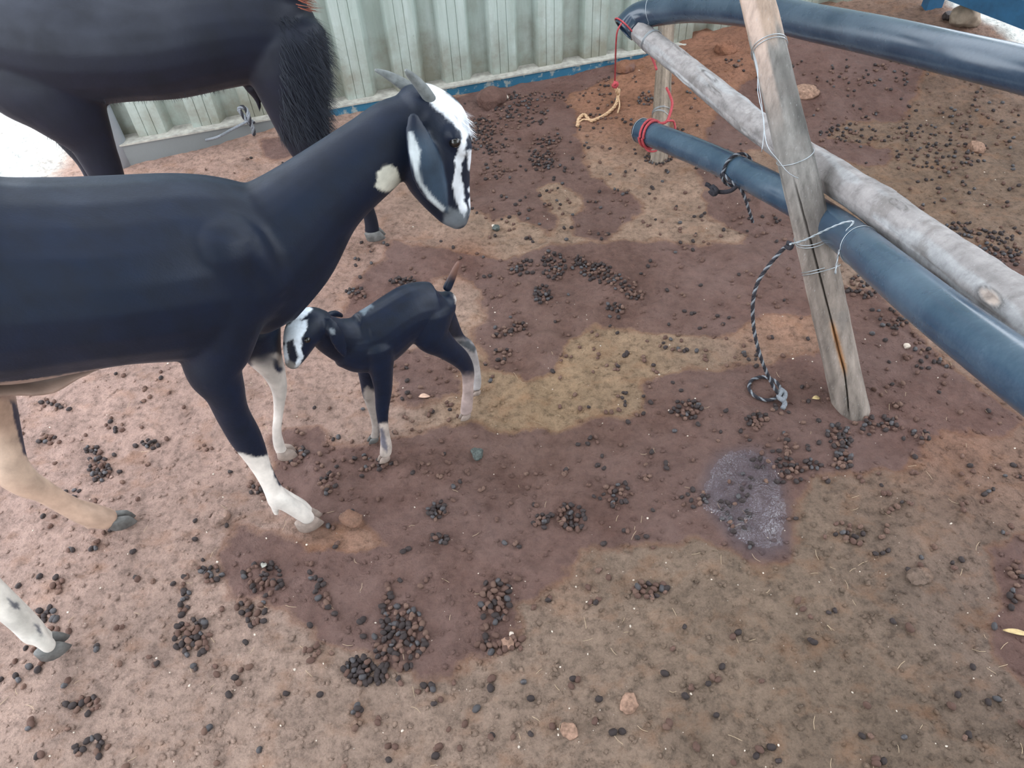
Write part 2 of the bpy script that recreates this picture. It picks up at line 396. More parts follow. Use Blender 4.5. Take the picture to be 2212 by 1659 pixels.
# wet film
pw = np.array([flat(*p)[:2] for p in WETP]); x0, y0 = pw.min(0)-.02; x1, y1 = pw.max(0)+.02
ax = np.arange(x0, x1, .004); ay = np.arange(y0, y1, .004); PX, PY = np.meshgrid(ax, ay)
s = sdist(WETP, PX+.03*fbm(PX*14, PY*14, 3, 71), PY+.03*fbm(PX*14, PY*14, 3, 81))
lowz = .016*fbm(PX*2.2, PY*2.2, 3, 3)+.011*fbm(PX*9, PY*9, 3, 9)
PZ = np.maximum(lowz+.0035, hgt(PX, PY)+.0004); PZ = np.where(s < .012, hgt(PX, PY)+.0004-.002*(s < .004), PZ)
b = MB(); idx = -np.ones(PX.shape, int); ok = s > 0; idx[ok] = np.arange(ok.sum()); V = np.stack([PX[ok], PY[ok], PZ[ok]], 1); F = []
for i in range(PX.shape[0]-1):
    for j in range(PX.shape[1]-1):
        q = (idx[i, j], idx[i, j+1], idx[i+1, j+1], idx[i+1, j])
        if min(q) >= 0: F.append(q)
b.add(V, F); tag(link('puddle', b.mesh('puddle'), M['water']), 'small glistening wet puddle with droppings in it, on dark dirt left of the leaning post', 'puddle')

# ------------------------------------------------------------------ walls
def box(mb, o, ux, uy, uz):
    o, ux, uy, uz = map(np.asarray, (o, ux, uy, uz))
    V = [o+a*ux+b_*uy+c*uz for a in (0, 1) for b_ in (0, 1) for c in (0, 1)]
    mb.add(V, [(0, 1, 3, 2), (4, 6, 7, 5), (0, 4, 5, 1), (2, 3, 7, 6), (0, 2, 6, 4), (1, 5, 7, 3)])
W0 = flat(253, 338); W1 = flat(1352, 141); wd = W1-W0; wd /= np.linalg.norm(wd); wn = np.array([wd[1], -wd[0], 0])   # wn: to the camera side
def U(px, py, z): p = onplane(px, py, W0, wn); return np.dot(p-W0, wd)
LZ = onplane(1030, 177, W0, wn)[2]
u_a = np.dot(onplane(713, 226, W0, wn)-W0, wd); u_b = np.dot(onplane(1231, 147, W0, wn)-W0, wd); pitch = (u_b-u_a)/5
Lw = 3.52
prof = []; u = u_a-12*pitch-.12*pitch; dpt = .044
start = -.02
while u < Lw:
    prof += [(u, 0), (u+.13*pitch, -dpt), (u+.45*pitch, -dpt), (u+.50*pitch, 0), (u+.655*pitch, 0), (u+.665*pitch, -.003), (u+.675*pitch, 0), (u+.83*pitch, 0), (u+.84*pitch, -.003), (u+.85*pitch, 0)]
    u += pitch
prof = [(a, d) for a, d in prof if start <= a <= Lw]
zs = np.linspace(LZ-.004, 2.3, 24); b = MB(); V = []
for z in zs:
    for a, d in prof:
        dz = .001*math.sin(z*7+a*5)
        dent = 0
        for (du, dzz, amp) in ((u_a+.45*pitch, .30, .010), (u_a+.98*pitch, .42, .012), (u_a+2.9*pitch, .5, .008)):
            dent -= amp*math.exp(-((a-du)/.03)**2-((z-dzz)/.035)**2)
        V.append(W0+wd*a+wn*(d-.035+dz+dent)+np.array([0, 0, z]))
n = len(prof)
b.add(V, [(i*n+j, i*n+j+1, (i+1)*n+j+1, (i+1)*n+j) for i in range(len(zs)-1) for j in range(n-1)])
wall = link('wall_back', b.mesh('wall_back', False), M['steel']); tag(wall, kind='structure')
md = wall.modifiers.new('t', 'SOLIDIFY'); md.thickness = .0015
b = MB(); box(b, W0-wd*.05+wn*(-.10)+[0, 0, -.06], wd*(Lw+.05), wn*.098, [0, 0, LZ+.054]); 
link('base_rail', b.mesh('base_rail', False), M['rail'], wall)['label'] = 'blue painted base rail with peeling patches'
b = MB(); box(b, W0-wd*.05+wn*(-.10)+[0, 0, LZ-.0055], wd*(Lw+.05), wn*.103, [0, 0, .006])
link('dusty_ledge', b.mesh('dusty_ledge', False), M['ledge'], wall)
pc = W0-wd*.0+wn*(-.035)
b = MB(); b.add(*tube([pc+[0, 0, -.1], pc+[0, 0, .8], pc+[0, 0, 2.4]], .045, 24, 2)); tag(link('post', b.mesh('post'), M['greypanel'], wall), 'round grey end post')

# right hand wall: low blue beam with a panel above, corner stub, gap open to the outside
rn = np.array([-rd[1], rd[0], 0])
if rn @ (CAM-R0) < 0: rn = -rn
up3 = np.array([0, 0, 1.])
b = MB(); box(b, R0-rn*.04+up3*.085, rd*2.5, rn*.02, up3*.55); rw = link('wall_right', b.mesh('wall_right', False), M['greypanel']); tag(rw, kind='structure')
b = MB(); box(b, R0-rn*.06-rd*.10, rd*2.6, rn*.06, up3*.085); link('beam', b.mesh('beam', False), M['bluepaint'], rw)['label'] = 'blue painted beam'
cs = flat(1998, 30, .10); ce = flat(2030, 30, .10); cd_ = ce-cs
b = MB(); box(b, np.array([cs[0], cs[1], -.05]), np.array([cd_[0], cd_[1], 0]), np.array([0, .05, 0]), up3*.8); link('corner_stub', b.mesh('corner_stub', False), M['bluepaint'], rw)

# roof out of sight above, its edge and open skylight strips laid out for reflected highlights
roofb = MB()
for ya, yb in ((-1.6, .05), (.35, 1.35), (1.66, 2.36)):
    box(roofb, [-1.0, ya, 2.55], [3.6, 0, 0], [0, yb-ya, 0], [0, 0, .03])
tag(link('ceiling', roofb.mesh('ceiling', False), M['roof']), kind='structure')

b = MB(); box(b, [-.9, -1.63, -.05], [3.4, 0, 0], [0, .03, 0], [0, 0, 2.55])  # unseen wall added behind the camera to make the daylight more directional
tag(link('wall_added_shade', b.mesh('wall_added_shade', False), M['steel']), kind='structure')
# ------------------------------------------------------------------ rocks, clods
def rock_mesh(name, rx, ry, rz, seed, sub=4, rough=.28):
    bm = bmesh.new(); bmesh.ops.create_icosphere(bm, subdivisions=sub, radius=1); r = random.Random(seed)
    dirs = [Vector((r.gauss(0, 1), r.gauss(0, 1), r.gauss(0, 1))).normalized() for _ in range(9)]; cut = [r.uniform(.62, .92) for _ in dirs]
    for v in bm.verts:
        for d, c in zip(dirs, cut):
            k = v.co.dot(d)
            if k > c: v.co -= d*(k-c)*.85
        v.co *= 1+.10*float(fbm(np.array(v.co.x*2.3+seed), np.array(v.co.y*2.3+v.co.z), 3, seed))*2+rough*.1*(r.random()-.5)
        v.co = Vector((v.co.x*rx, v.co.y*ry, v.co.z*rz))
    m = bpy.data.meshes.new(name); bm.to_mesh(m); bm.free()
    m.polygons.foreach_set('use_smooth', [True]*len(m.polygons)); return m
def put_rock(name, px, py, r, m, label, cat, seed, sq=.6, sink=.3, dz=0):
    p = G(px, py); o = link(name, rock_mesh(name, r[0], r[1], r[0]*sq, seed), m); o.location = (p[0], p[1], p[2]+r[0]*sq*(1-2*sink)+dz)
    if m == M['ground']: nv = len(o.data.vertices); paint_soil(o.data, np.full(nv, p[0]), np.full(nv, p[1]), 1.12)
    o.rotation_euler = (0, 0, seed*1.3)
    return tag(o, label, cat)
put_rock('dirt_clod', 478, 1122, (.024, .020), M['ground'], 'pale crusty dirt clod left of the planted white front hoof', 'clod', 1)
put_rock('dirt_clod', 762, 1124, (.030, .022), M['ground'], 'pinkish dirt clod right of the planted white front hoof', 'clod', 2)
put_rock('dirt_clod', 1062, 225, (.065, .05), M['ground'], 'reddish dirt lump under the blue base rail right of the goat face', 'clod', 3, .7)
put_rock('stone', 1092, 212, (.016, .014), M['palecrumb'], 'small pale stone beside the reddish lump under the blue base rail', 'stone', 4)
put_rock('stone', 1736, 203, (.055, .045), M['stone'], 'smooth half-buried stone just right of the leaning post, beyond the rails', 'stone', 5, .45, .35)
put_rock('stone', 2105, 325, (.036, .028), M['stone'], 'angular pinkish stone on brown dirt beyond the grey wooden rail', 'stone', 6, .7)
put_rock('rock', 2080, 58, (.060, .055), M['brownrock'], 'large brown rock under the blue beam at the top right', 'rock', 7, .75, .3, .02)
put_rock('rock', 2048, 42, (.028, .025), M['drop_dark'], 'dark lump for the black shade in the bright gap beside the large brown rock', 'rock', 8, .75, .2)  # dark lump added as the black shade next to the brown rock
put_rock('stone', 1032, 985, (.017, .016), M['greystone'], 'round grey-green stone on the dirt right of the kid', 'stone', 9, .8, .15)
put_rock('stone', 1072, 498, (.0135, .012), M['greystone'], 'shiny black pebble on pale dirt below the goat muzzle', 'stone', 10, .8, .1)
put_rock('stone', 1066, 490, (.007, .006), M['palecrumb'], 'tiny white speck of stone touching the shiny black pebble', 'stone', 11, .6, .1)
put_rock('stone', 1957, 751, (.009, .008), M['palecrumb'], 'small white pebble on dark dirt between leaning post and lower pipe', 'stone', 12, .8, .1)
put_rock('dirt_clod', 1565, 112, (.05, .035), M['ground'], 'brown clod at the wall foot above the wooden rail', 'clod', 14, .7)
put_rock('dirt_clod', 1350, 150, (.05, .04), M['ground'], 'orange clod where the mound meets the blue rail', 'clod', 15, .5)
put_rock('dirt_clod', 1985, 1245, (.018, .03), M['ground'], 'lumpy reddish clod at the lower right on tan dirt', 'clod', 16, .5)
put_rock('stone', 1095, 1392, (.015, .013), M['stone'], 'flat pale brown stone in the droppings at bottom centre', 'stone', 17, .5)
put_rock('stone', 1105, 1372, (.006, .005), M['palecrumb'], 'tiny white stone above the flat pale brown stone', 'stone', 18, .7, .1)
put_rock('stone', 1230, 1580, (.016, .014), M['stone'], 'pale clod at the bottom edge centre', 'stone', 19, .5)
put_rock('stone', 1360, 1520, (.02, .016), M['stone'], 'tan clod on pale dirt low at centre right', 'stone', 20, .4)

def leaf_obj(name, px, py, l, wd_, m, label, cat, rot, lift=.004):
    p = G(px, py); V = []; F = []; n = 7
    for i in range(n):
        t = i/(n-1); ww = wd_*math.sin(math.pi*min(.97, t+.03))**.8/2; x = (t-.5)*l
        for j, sgn in enumerate((-1, 0, 1)): V.append((x, sgn*ww, .002*(1-abs(sgn))*-1+.003*math.sin(t*4)))
    for i in range(n-1):
        for j in range(2): F.append((i*3+j, (i+1)*3+j, (i+1)*3+j+1, i*3+j+1))
    b = MB().add(V, F); o = link(name, b.mesh(name), m); sm = o.modifiers.new('t', 'SOLIDIFY'); sm.thickness = .0008
    o.location = (p[0], p[1], p[2]+lift); o.rotation_euler = (.15, .1, rot); tag(o, label, cat)
leaf_obj('leaf', 1763, 862, .022, .011, M['leaf'], 'small yellow dry leaf on the dirt left of the leaning post foot', 'leaf', .1)
leaf_obj('leaf', 917, 858, .028, .013, M['paleleaf'], 'curled pinkish dry leaf on dirt between the legs of the kid', 'leaf', .1)
leaf_obj('leaf', 2196, 1368, .05, .010, M['leaf'], 'grey-green pointed leaf at the right edge of the picture', 'leaf', -.2)
leaf_obj('leaf', 573, 1225, .014, .012, M['ledge'], 'small pale grey leaf flake at the top of a droppings clump', 'leaf', 1.1, .009)

# ------------------------------------------------------------------ fence: far post, leaning post, rails, pipes
def log(P, R, seg, k, colf, disp, name, m, parent=None):
    """P centre points, R radii; disp(t,theta,pts)->radial offset; colf(t,theta)->rgb"""
    C_ = catmull(P, k); n = len(C_); T, A, B = frames(C_)
    r = np.interp(np.linspace(0, 1, n), np.linspace(0, 1, len(R)), R)
    th = np.linspace(0, 2*np.pi, seg, endpoint=False); t = np.linspace(0, 1, n)
    TT, TH = np.meshgrid(t, th, indexing='ij'); L = np.linalg.norm(C_[-1]-C_[0])
    rr = r[:, None]+disp(TT, TH, L)
    V = (C_[:, None]+rr[:, :, None]*(np.cos(TH)[:, :, None]*A[:, None]+np.sin(TH)[:, :, None]*B[:, None])).reshape(-1, 3)
    F = [(i*seg+j, i*seg+(j+1) % seg, (i+1)*seg+(j+1) % seg, (i+1)*seg+j) for i in range(n-1) for j in range(seg)]
    col = colf(TT, TH).reshape(-1, 3)
    V = np.vstack([V, C_[0], C_[-1]]); col = np.vstack([col, [.40, .30, .20], [.40, .30, .20]])
    c0 = n*seg
    for j in range(seg): F.append((c0, (j+1) % seg, j)); F.append((c0+1, (n-1)*seg+j, (n-1)*seg+(j+1) % seg))
    b = MB().add(V, F); me_ = b.mesh(name); set_color(me_, 'wood', col)
    o = link(name, me_, m, parent); return o, (C_, T, A, B, r)
def angle_to(axis, i, target):
    C_, T, A, B, r = axis; d = target-C_[i]; return math.atan2(d@B[i], d@A[i])

# leaning post
pb = G(1836, 872); ptop = atd(1637, 0, 1.50); dirp = ptop-pb
PP = [pb-dirp*.06, pb, pb+dirp*.5+np.array([.004, 0, 0]), ptop, pb+dirp*1.35]
C0, T0, A0, B0 = None, None, None, None
_C = catmull(PP, 60); _T, _A, _B = frames(_C)
ci = np.array([math.atan2((CAM-c)@b_, (CAM-c)@a) for c, a, b_ in zip(_C, _A, _B)]); thc = float(np.median(ci))
tpx = proj(_C)
def tof(y): return float(np.interp(-y, -tpx[:, 1][::1], np.linspace(0, 1, len(_C))))
t400, t690, t790, t870, t100 = tof(400), tof(690), tof(790), tof(872), tof(105)
def pdisp(t, th, L):
    x = (th-thc+np.pi) % (2*np.pi)-np.pi
    d = .0022*fbm(th*2.0, t*14, 3, 5)+.0012*fbm(np.cos(th)*5+7, t*60, 2, 8)
    cr = crackpos(t); wdt = np.where((t < t690) & (t > t790), .07, .028)*sstep(t400+.05, t400-.05, t)
    wdt = .026+.075*sstep(t690+.01, (t690+t790)/2, t)*sstep(t790-.02, (t690+t790)/2, t)
    dep = .016*sstep(t400+.03, t400-.03, t)*sstep(t870-.02, t870+.02, t)
    return d-dep*np.exp(-((x-cr)/wdt)**2)
def crackpos(t): # angular offset seen from the camera side, sign fixed below
    return csign*np.interp(-t, [-t400, -t690, -t790, -t870], [-.32, -.02, .10, -.15])
csign = 1.0
i0 = len(_C)//2; side = _C[i0]+.03*(math.cos(thc+.5)*_A[i0]+math.sin(thc+.5)*_B[i0]); csign = 1.0 if proj(side)[0, 0] > proj(_C[i0])[0, 0] else -1.0
def pcol(t, th):
    x = (th-thc+np.pi) % (2*np.pi)-np.pi; x = x*csign
    base = np.array([.215, .175, .150])*np.ones(t.shape+(3,))
    g = sstep(t400-.12, t400+.05, t)[..., None]; base = base*(1-g)+g*np.array([.24, .225, .21])
    n = fbm(th*1.5, t*9, 3, 44)[..., None]; base = base*(1+.9*n)
    pe = (sstep(t100-.0, t100+.03, t+.02*fbm(th*3, t*4, 2, 3))*1.0)[..., None]; base = base*(1-pe)+pe*np.array([.38, .28, .22])
    strip = (sstep(.0, -.25, x)*sstep(-1.3, -1.0, x)*sstep(tof(310), tof(90), t))[..., None]*.9; base = base*(1-strip)+strip*np.array([.50, .38, .32])
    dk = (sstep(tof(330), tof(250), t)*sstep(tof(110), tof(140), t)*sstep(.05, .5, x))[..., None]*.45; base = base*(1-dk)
    cr = crackpos(t)*csign; inn = (np.exp(-((x-cr)/.13)**2)*sstep(t690+.008, t690-.01, t)*sstep(t790-.012, t790+.01, t))[..., None]
    base = base*(1-inn)+inn*np.array([.50, .24, .09])
    core = (np.exp(-((x-cr)/.04)**2)*sstep(t400+.02, t400-.02, t)*sstep(t870-.03, t870, t))[..., None]*.85
    return base*(1-core)+core*np.array([.02, .015, .012])
lp = empty('fence_post', tuple(pb)); tag(lp, 'weathered split wooden post leaning in front of the pipes and rail, wire-tied', 'post')
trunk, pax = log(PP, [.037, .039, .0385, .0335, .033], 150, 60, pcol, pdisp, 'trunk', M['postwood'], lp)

def wire_ring(axis, i, tilt, r_extra=.003, wr=.0009, turns=1.0, phase=0, sq=1.0, rise=0.0):
    C_, T, A, B, r = axis; th = np.linspace(0, 2*np.pi*turns, int(28*turns))+phase
    return [C_[i]+(r[i]+r_extra)*(math.cos(a)*A[i]+math.sin(a)*B[i])+T[i]*(tilt*math.cos(a-thc)+rise*(a-phase)/(2*np.pi)) for a in th]
def idx_y(axis, y):
    p = proj(axis[0])[:, 1]; return int(np.argmin(abs(p-y)))
def wires(name, lists, parent, r=.0009, m='wire'):
    b = MB()
    for P in lists: b.add(*tube(P, r, 6, 3))
    return link(name, b.mesh(name), M[m], parent)
def pd(y, extra=0):   # depth of the camera-facing surface of the leaning post at image row y
    i = idx_y(pax, y); return proj(pax[0][i])[0, 2]-pax[4][i]*1.05-extra
for y, tilt, tn in ((108, .018, 2.0), (338, -.012, 1.0), (516, -.016, 2.0), (588, .004, 1.6)):
    wires('wire_tie', [wire_ring(pax, idx_y(pax, y), tilt, .002, turns=tn, rise=.006)], lp)
wires('wire_tie', [[atd(1626, 112, pd(112, -.02)), atd(1633, 140, pd(140, -.005)), atd(1640, 190, pd(190, -.01)), atd(1646, 230, pd(230, -.01)), atd(1652, 290, pd(290, -.005)), atd(1660, 320, pd(320, .004)), atd(1680, 345, pd(345, .002)), atd(1705, 375, pd(375, .002)), atd(1742, 392, pd(392, -.015))],
    [atd(1628, 112, pd(112, -.02)), atd(1637, 150, pd(150, -.004)), atd(1637, 200, pd(200, -.01)), atd(1650, 260, pd(260, -.005)), atd(1649, 300, pd(300, -.005)), atd(1645, 328, pd(328, -.01))]], lp)
tw = [atd(1705, 528, 1.462), atd(1735, 520, 1.458), atd(1765, 506, 1.455), atd(1795, 492, 1.452), atd(1825, 480, 1.440), atd(1844, 478, 1.425), atd(1838, 488, 1.430), atd(1828, 500, 1.43), atd(1822, 520, 1.43), atd(1812, 545, 1.44), atd(1808, 565, 1.45), atd(1804, 592, 1.46)]
wt_ = MB()
for q in twisted(tw, .0022, 2, .03, 6, 5): wt_.add(*q)
tag(link('twisted_wire', wt_.mesh('twisted_wire'), M['wire'], lp), 'twisted silver wire tail')

# far post
fb = G(1423, 342); ft = atd(1441, 34, 2.66) 
def fdisp(t, th, L): return .003*fbm(th*2, t*10, 3, 15)+.0015*fbm(th*6, t*4, 2, 18)
def fcol(t, th):
    base = np.array([.20, .155, .12])*np.ones(t.shape+(3,)); return base*(1+.7*fbm(th*6, t*3, 3, 46)[..., None])
fp = empty('fence_post', tuple(fb)); tag(fp, 'short brown wooden post under the far end of the rails, red rope at its foot', 'post')
_, fax = log([fb-[0, 0, .08], fb, (fb+ft)/2, ft], [.031, .031, .029, .028], 48, 14, fcol, fdisp, 'trunk', M['postwood'], fp)
for y, tl in ((56, .0), (238, .004), (255, -.012)):
    wires('wire_tie', [wire_ring(fax, idx_y(fax, y), tl, .003, .0012, 1.3, rise=.004)], fp)

# wooden rail
wr = [(1380, 68, 2.40), (1450, 122, 2.30), (1560, 212, 2.10), (1650, 283, 1.93), (1745, 345, 1.76), (1860, 420, 1.54), (2000, 520, 1.33), (2180, 655, 1.10), (2330, 765, .97)]
P_ = [atd(*a) for a in wr]
_C2 = catmull(P_, 26); q2 = proj(_C2)
def tr(x): return float(np.interp(x, q2[:, 0], np.linspace(0, 1, len(_C2))))
_T2, _A2, _B2 = frames(_C2); th2 = float(np.median([math.atan2((CAM-c)@b_, (CAM-c)@a) for c, a, b_ in zip(_C2, _A2, _B2)]))
_s = _C2[60]+.03*(math.cos(th2+.8)*_A2[60]+math.sin(th2+.8)*_B2[60]); up2 = 1.0 if proj(_s)[0, 1] < q2[60, 1] else -1.0
KN = [(1462, .9, .014, .10, .02), (1500, -.9, .008, .15, .03), (1535, .7, .009, .2, .02), (1562, .1, .008, .13, .02), (1640, -.8, .008, .2, .02), (1948, .55, .011, .22, .018), (2190, -.2, .012, .30, .022), (1740, .6, .012, .3, .03)]
def wdisp(t, th, L):
    d = .004*fbm(th*1.2, t*18, 3, 25)+.0016*fbm(np.cos(th)*4, t*70, 3, 28)
    for x, a, amp, wa, wt in KN:
        dd = (th-th2-up2*a+np.pi) % (2*np.pi)-np.pi; d = d+amp*np.exp(-(dd/wa)**2-((t-tr(x))/wt)**2)*(.8)
        if x in (2190, 1562, 1948): d = d-amp*1.1*np.exp(-(dd/(wa*.5))**2-((t-tr(x))/(wt*.5))**2)
    return d
def wcol(t, th):
    base = np.array([.30, .275, .27])*np.ones(t.shape+(3,)); base = base*(1+.45*fbm(th*1.5, t*20, 4, 36)[..., None])
    pt = sstep(.05, .25, fbm(th*1.2+9, t*9, 3, 33))[..., None]*.55; base = base*(1-pt)+pt*np.array([.42, .42, .43])
    for x, a, amp, wa, wt in KN:
        dd = (th-th2-up2*a+np.pi) % (2*np.pi)-np.pi; rr = np.sqrt((dd/wa)**2+((t-tr(x))/wt)**2)
        k = np.exp(-((rr-.8)/.16)**2)[..., None]*.7; base = base*(1-k)+k*np.array([.09, .08, .075])
        if x == 2190: k = sstep(.75, .5, rr)[..., None]; base = base*(1-k)+k*np.array([.47, .38, .33])
    return base
wrl = empty('fence_rail', tuple(P_[3])); tag(wrl, 'knotty grey wooden pole slanting down to the right between the two pipes', 'fence rail')
_, wax = log(P_, [.033, .037, .038, .038, .039, .039, .040, .041, .042], 90, 26, wcol, wdisp, 'trunk', M['bark'], wrl)
i_ = idx_y(wax, 95); wires('wire_tie', [wire_ring(wax, i_-3, .003, .002, turns=3, rise=.003)], wrl)

# pipes
def pipe_obj(name, pts, r, m, label, seg=40):
    P = catmull([atd(*a) for a in pts], 10); T, A, B = frames(P); n = len(P)
    th = np.linspace(0, 2*np.pi, seg, endpoint=False)
    rr = np.full((n, seg), r)
    V = (P[:, None]+rr[:, :, None]*(np.cos(th)[None, :, None]*A[:, None]+np.sin(th)[None, :, None]*B[:, None]))
    ri = r-.006; V2 = (P[:, None]+ri*(np.cos(th)[None, :, None]*A[:, None]+np.sin(th)[None, :, None]*B[:, None]))
    V = np.vstack([V.reshape(-1, 3), V2.reshape(-1, 3)]); o2 = n*seg; F = []
    for i in range(n-1):
        for j in range(seg):
            k = (j+1) % seg
            F.append((i*seg+j, i*seg+k, (i+1)*seg+k, (i+1)*seg+j)); F.append((o2+i*seg+k, o2+i*seg+j, o2+(i+1)*seg+j, o2+(i+1)*seg+k))
    for j in range(seg):
        k = (j+1) % seg; F.append((j, o2+j, o2+k, k)); e = (n-1)*seg; F.append((e+k, o2+e+k, o2+e+j, e+j))
    b = MB().add(V, F); root = empty(name, tuple(P[n//2])); tag(root, label, 'pipe')
    link('pipe_body', b.mesh('pipe_body'), m, root); return root, (P, T, A, B, np.full(n, r))
tp, tax = pipe_obj('plastic_pipe', [(1347, 66, 2.42), (1378, 36, 2.40), (1430, 24, 2.34), (1510, 16, 2.2), (1640, 25, 1.96), (1760, 50, 1.8), (1900, 79, 1.65), (2050, 114, 1.52), (2212, 152, 1.40), (2400, 200, 1.26)], .0425, M['pipe'], 'thick black plastic pipe along the top of the fence, left end drooping')
bp_, bax = pipe_obj('plastic_pipe', [(1385, 282, 2.36), (1460, 310, 2.22), (1560, 352, 2.05), (1660, 402, 1.86), (1745, 450, 1.74), (1830, 510, 1.50), (1920, 585, 1.28), (2030, 675, 1.12), (2212, 812, .93), (2380, 930, .80)], .0385, M['pipe2'], 'dusty blue-black pipe low on the fence, passing behind the leaning post')
def ring_on(ax_, x, r=.0012, tilt=0, turns=1, m='wire', extra=.001, rise=.004):
    i = int(np.argmin(abs(proj(ax_[0])[:, 0]-x))); C_, T, A, B, R_ = ax_
    # interpolate so that rings may sit between the axis samples
    th = np.linspace(0, 2*np.pi*turns, int(30*turns)); return [C_[i]+(R_[i]+extra)*(math.cos(a)*A[i]+math.sin(a)*B[i])+T[i]*(tilt*math.cos(a)+rise*a/6.28) for a in th]
wires('wire_tie', [ring_on(tax, 1405, tilt=.006)], tp); wires('wire_tie', [ring_on(tax, 1670, tilt=.01)], tp)
wires('wire_tie', [ring_on(bax, 1386, tilt=.004)], bp_); wires('wire_tie', [ring_on(bax, 1852, tilt=.01)], bp_)

# ------------------------------------------------------------------ ropes
def rope(name, P, r, label, mats=('black_rope', 'white_rope', 'black_rope'), pitch=.028, extras=()):
    root = empty(name, tuple(P[0])); tag(root, label, 'rope')
    for q, (g, mm) in enumerate(zip(twisted(P, r, len(mats), pitch), mats)):
        link('strand', MB().add(*g).mesh('strand'), M[mm], root)
    for nm, pts, rr, mm in extras: link(nm, MB().add(*tube(pts, rr, 7, 5)).mesh(nm), M[mm], root)
    return root
def gp(px, py, dz=.006): p = G(px, py); return p+np.array([0, 0, dz])
e1 = gp(1684, 862, .012)
rp = [atd(1704, 530, pd(528, .012)), atd(1690, 540, 1.50), atd(1662, 572, 1.51), atd(1636, 612, 1.53), atd(1626, 660, 1.56), atd(1630, 720, 1.60), atd(1646, 780, 1.64), atd(1668, 830, 1.685), atd(1682, 852, 1.70), e1, gp(1660, 868), gp(1634, 862), gp(1618, 845), gp(1622, 826), gp(1645, 818), gp(1672, 826), gp(1684, 846, .012)]
kx = [gp(1680, 852, .02), gp(1692, 862, .02), gp(1688, 872, .014), gp(1678, 868, .02), gp(1684, 858, .026)]
rope('rope', rp, .0042, 'black and white braided rope hanging from the leaning post, looped on the dirt', extras=(('knot', kx, .006, 'white_rope'), ('frayed_end', [gp(1688, 868, .01), gp(1694, 876, .006), gp(1690, 884, .003)], .006, 'white_rope'), ('knot', [atd(1700, 524, 1.47), atd(1710, 528, 1.465), atd(1706, 536, 1.47), atd(1698, 530, 1.475)], .005, 'black_rope')))
d2 = 1.985
lo = ring_on(bax, 1586, turns=1.0, extra=.006, rise=.01)
rope('rope', lo+[atd(1590, 400, 1.95), atd(1600, 408, 1.95), atd(1610, 430, 1.97), atd(1618, 455, 2.0), atd(1626, 480, 2.05)], .0045, 'dark braided rope looped over the lower pipe left of the post',
     extras=(('tail', [atd(1592, 402, 1.95), atd(1578, 412, 1.97), atd(1560, 415, 1.99), atd(1545, 412, 2.0), atd(1530, 400, 2.0), atd(1524, 398, 2.0)], .006, 'black_rope'), ('knot', [atd(1538, 404, 1.99), atd(1546, 412, 1.98), atd(1542, 418, 1.98), atd(1534, 410, 1.98)], .009, 'black_rope')))
# red string with frayed straw rope under the drooping pipe end
s0 = ring_on(tax, 1352, turns=1, extra=.003, rise=0)
rs = empty('string', tuple(atd(1340, 100, 2.36))); tag(rs, 'thin red string hanging from the drooping end of the top pipe', 'string')
link('loop', MB().add(*tube(s0, .0028, 7, 2)).mesh('loop'), M['red'], rs)
hang = [atd(1343, 50, 2.30), atd(1333, 70, 2.32), atd(1330, 110, 2.40), atd(1329, 150, 2.52), atd(1328, 178, 2.62)]
link('hanging_length', MB().add(*tube(hang, .0028, 7, 5)).mesh('hanging_length'), M['red'], rs)
link('knot', MB().add(*tube([atd(1325, 178, 2.6), atd(1333, 180, 2.6), atd(1330, 188, 2.61), atd(1324, 184, 2.6), atd(1332, 178, 2.6)], .006, 7, 5)).mesh('knot'), M['red'], rs)
jr = [atd(1331, 190, 2.62), atd(1334, 202, 2.66), gp(1336, 212, .03), gp(1330, 232, .012), gp(1312, 248), gp(1290, 260), gp(1275, 264), gp(1262, 254, .012), gp(1250, 262, .008), gp(1248, 276)]
root = rope('rope', jr, .0065, 'frayed straw-coloured rope below the red string, trailing over the dirt', ('jute', 'jute', 'jute'), .06,
     extras=(('frayed_end', [gp(1334, 215, .02), gp(1338, 232, .01), gp(1334, 246, .004)], .003, 'jute'), ('frayed_end', [gp(1275, 264, .008), gp(1258, 262, .006), gp(1244, 274, .004)], .003, 'jute')))
# red rope lashing on the lower pipe and the far post
rr_ = empty('rope', tuple(atd(1400, 300, 2.3))); tag(rr_, 'red rope lashed around the lower pipe end and the short post', 'rope')
for x in (1398, 1412): link('lashing', MB().add(*tube(ring_on(bax, x, extra=.004, tilt=.008, rise=.006), .0045, 7, 2)).mesh('lashing'), M['red'], rr_)
link('lashing', MB().add(*tube([atd(1405, 275, 2.30), atd(1420, 268, 2.30), atd(1438, 264, 2.31), atd(1446, 250, 2.33), atd(1452, 225, 2.36), atd(1447, 205, 2.40), atd(1440, 190, 2.42)], .0045, 7, 5)).mesh('lashing'), M['red'], rr_)
link('lashing', MB().add(*tube([atd(1407, 122, 2.46), atd(1414, 138, 2.42), atd(1418, 150, 2.4)], .004, 7, 5)).mesh('lashing'), M['red'], rr_)
link('lashing', MB().add(*tube([atd(1440, 262, 2.31), atd(1455, 262, 2.33), atd(1459, 282, 2.34)], .0035, 7, 5)).mesh('lashing'), M['red'], rr_)
link('lashing', MB().add(*tube([atd(1394, 320, 2.34), atd(1402, 326, 2.34), atd(1416, 326, 2.35), atd(1424, 316, 2.36)], .0035, 7, 5)).mesh('lashing'), M['red'], rr_)
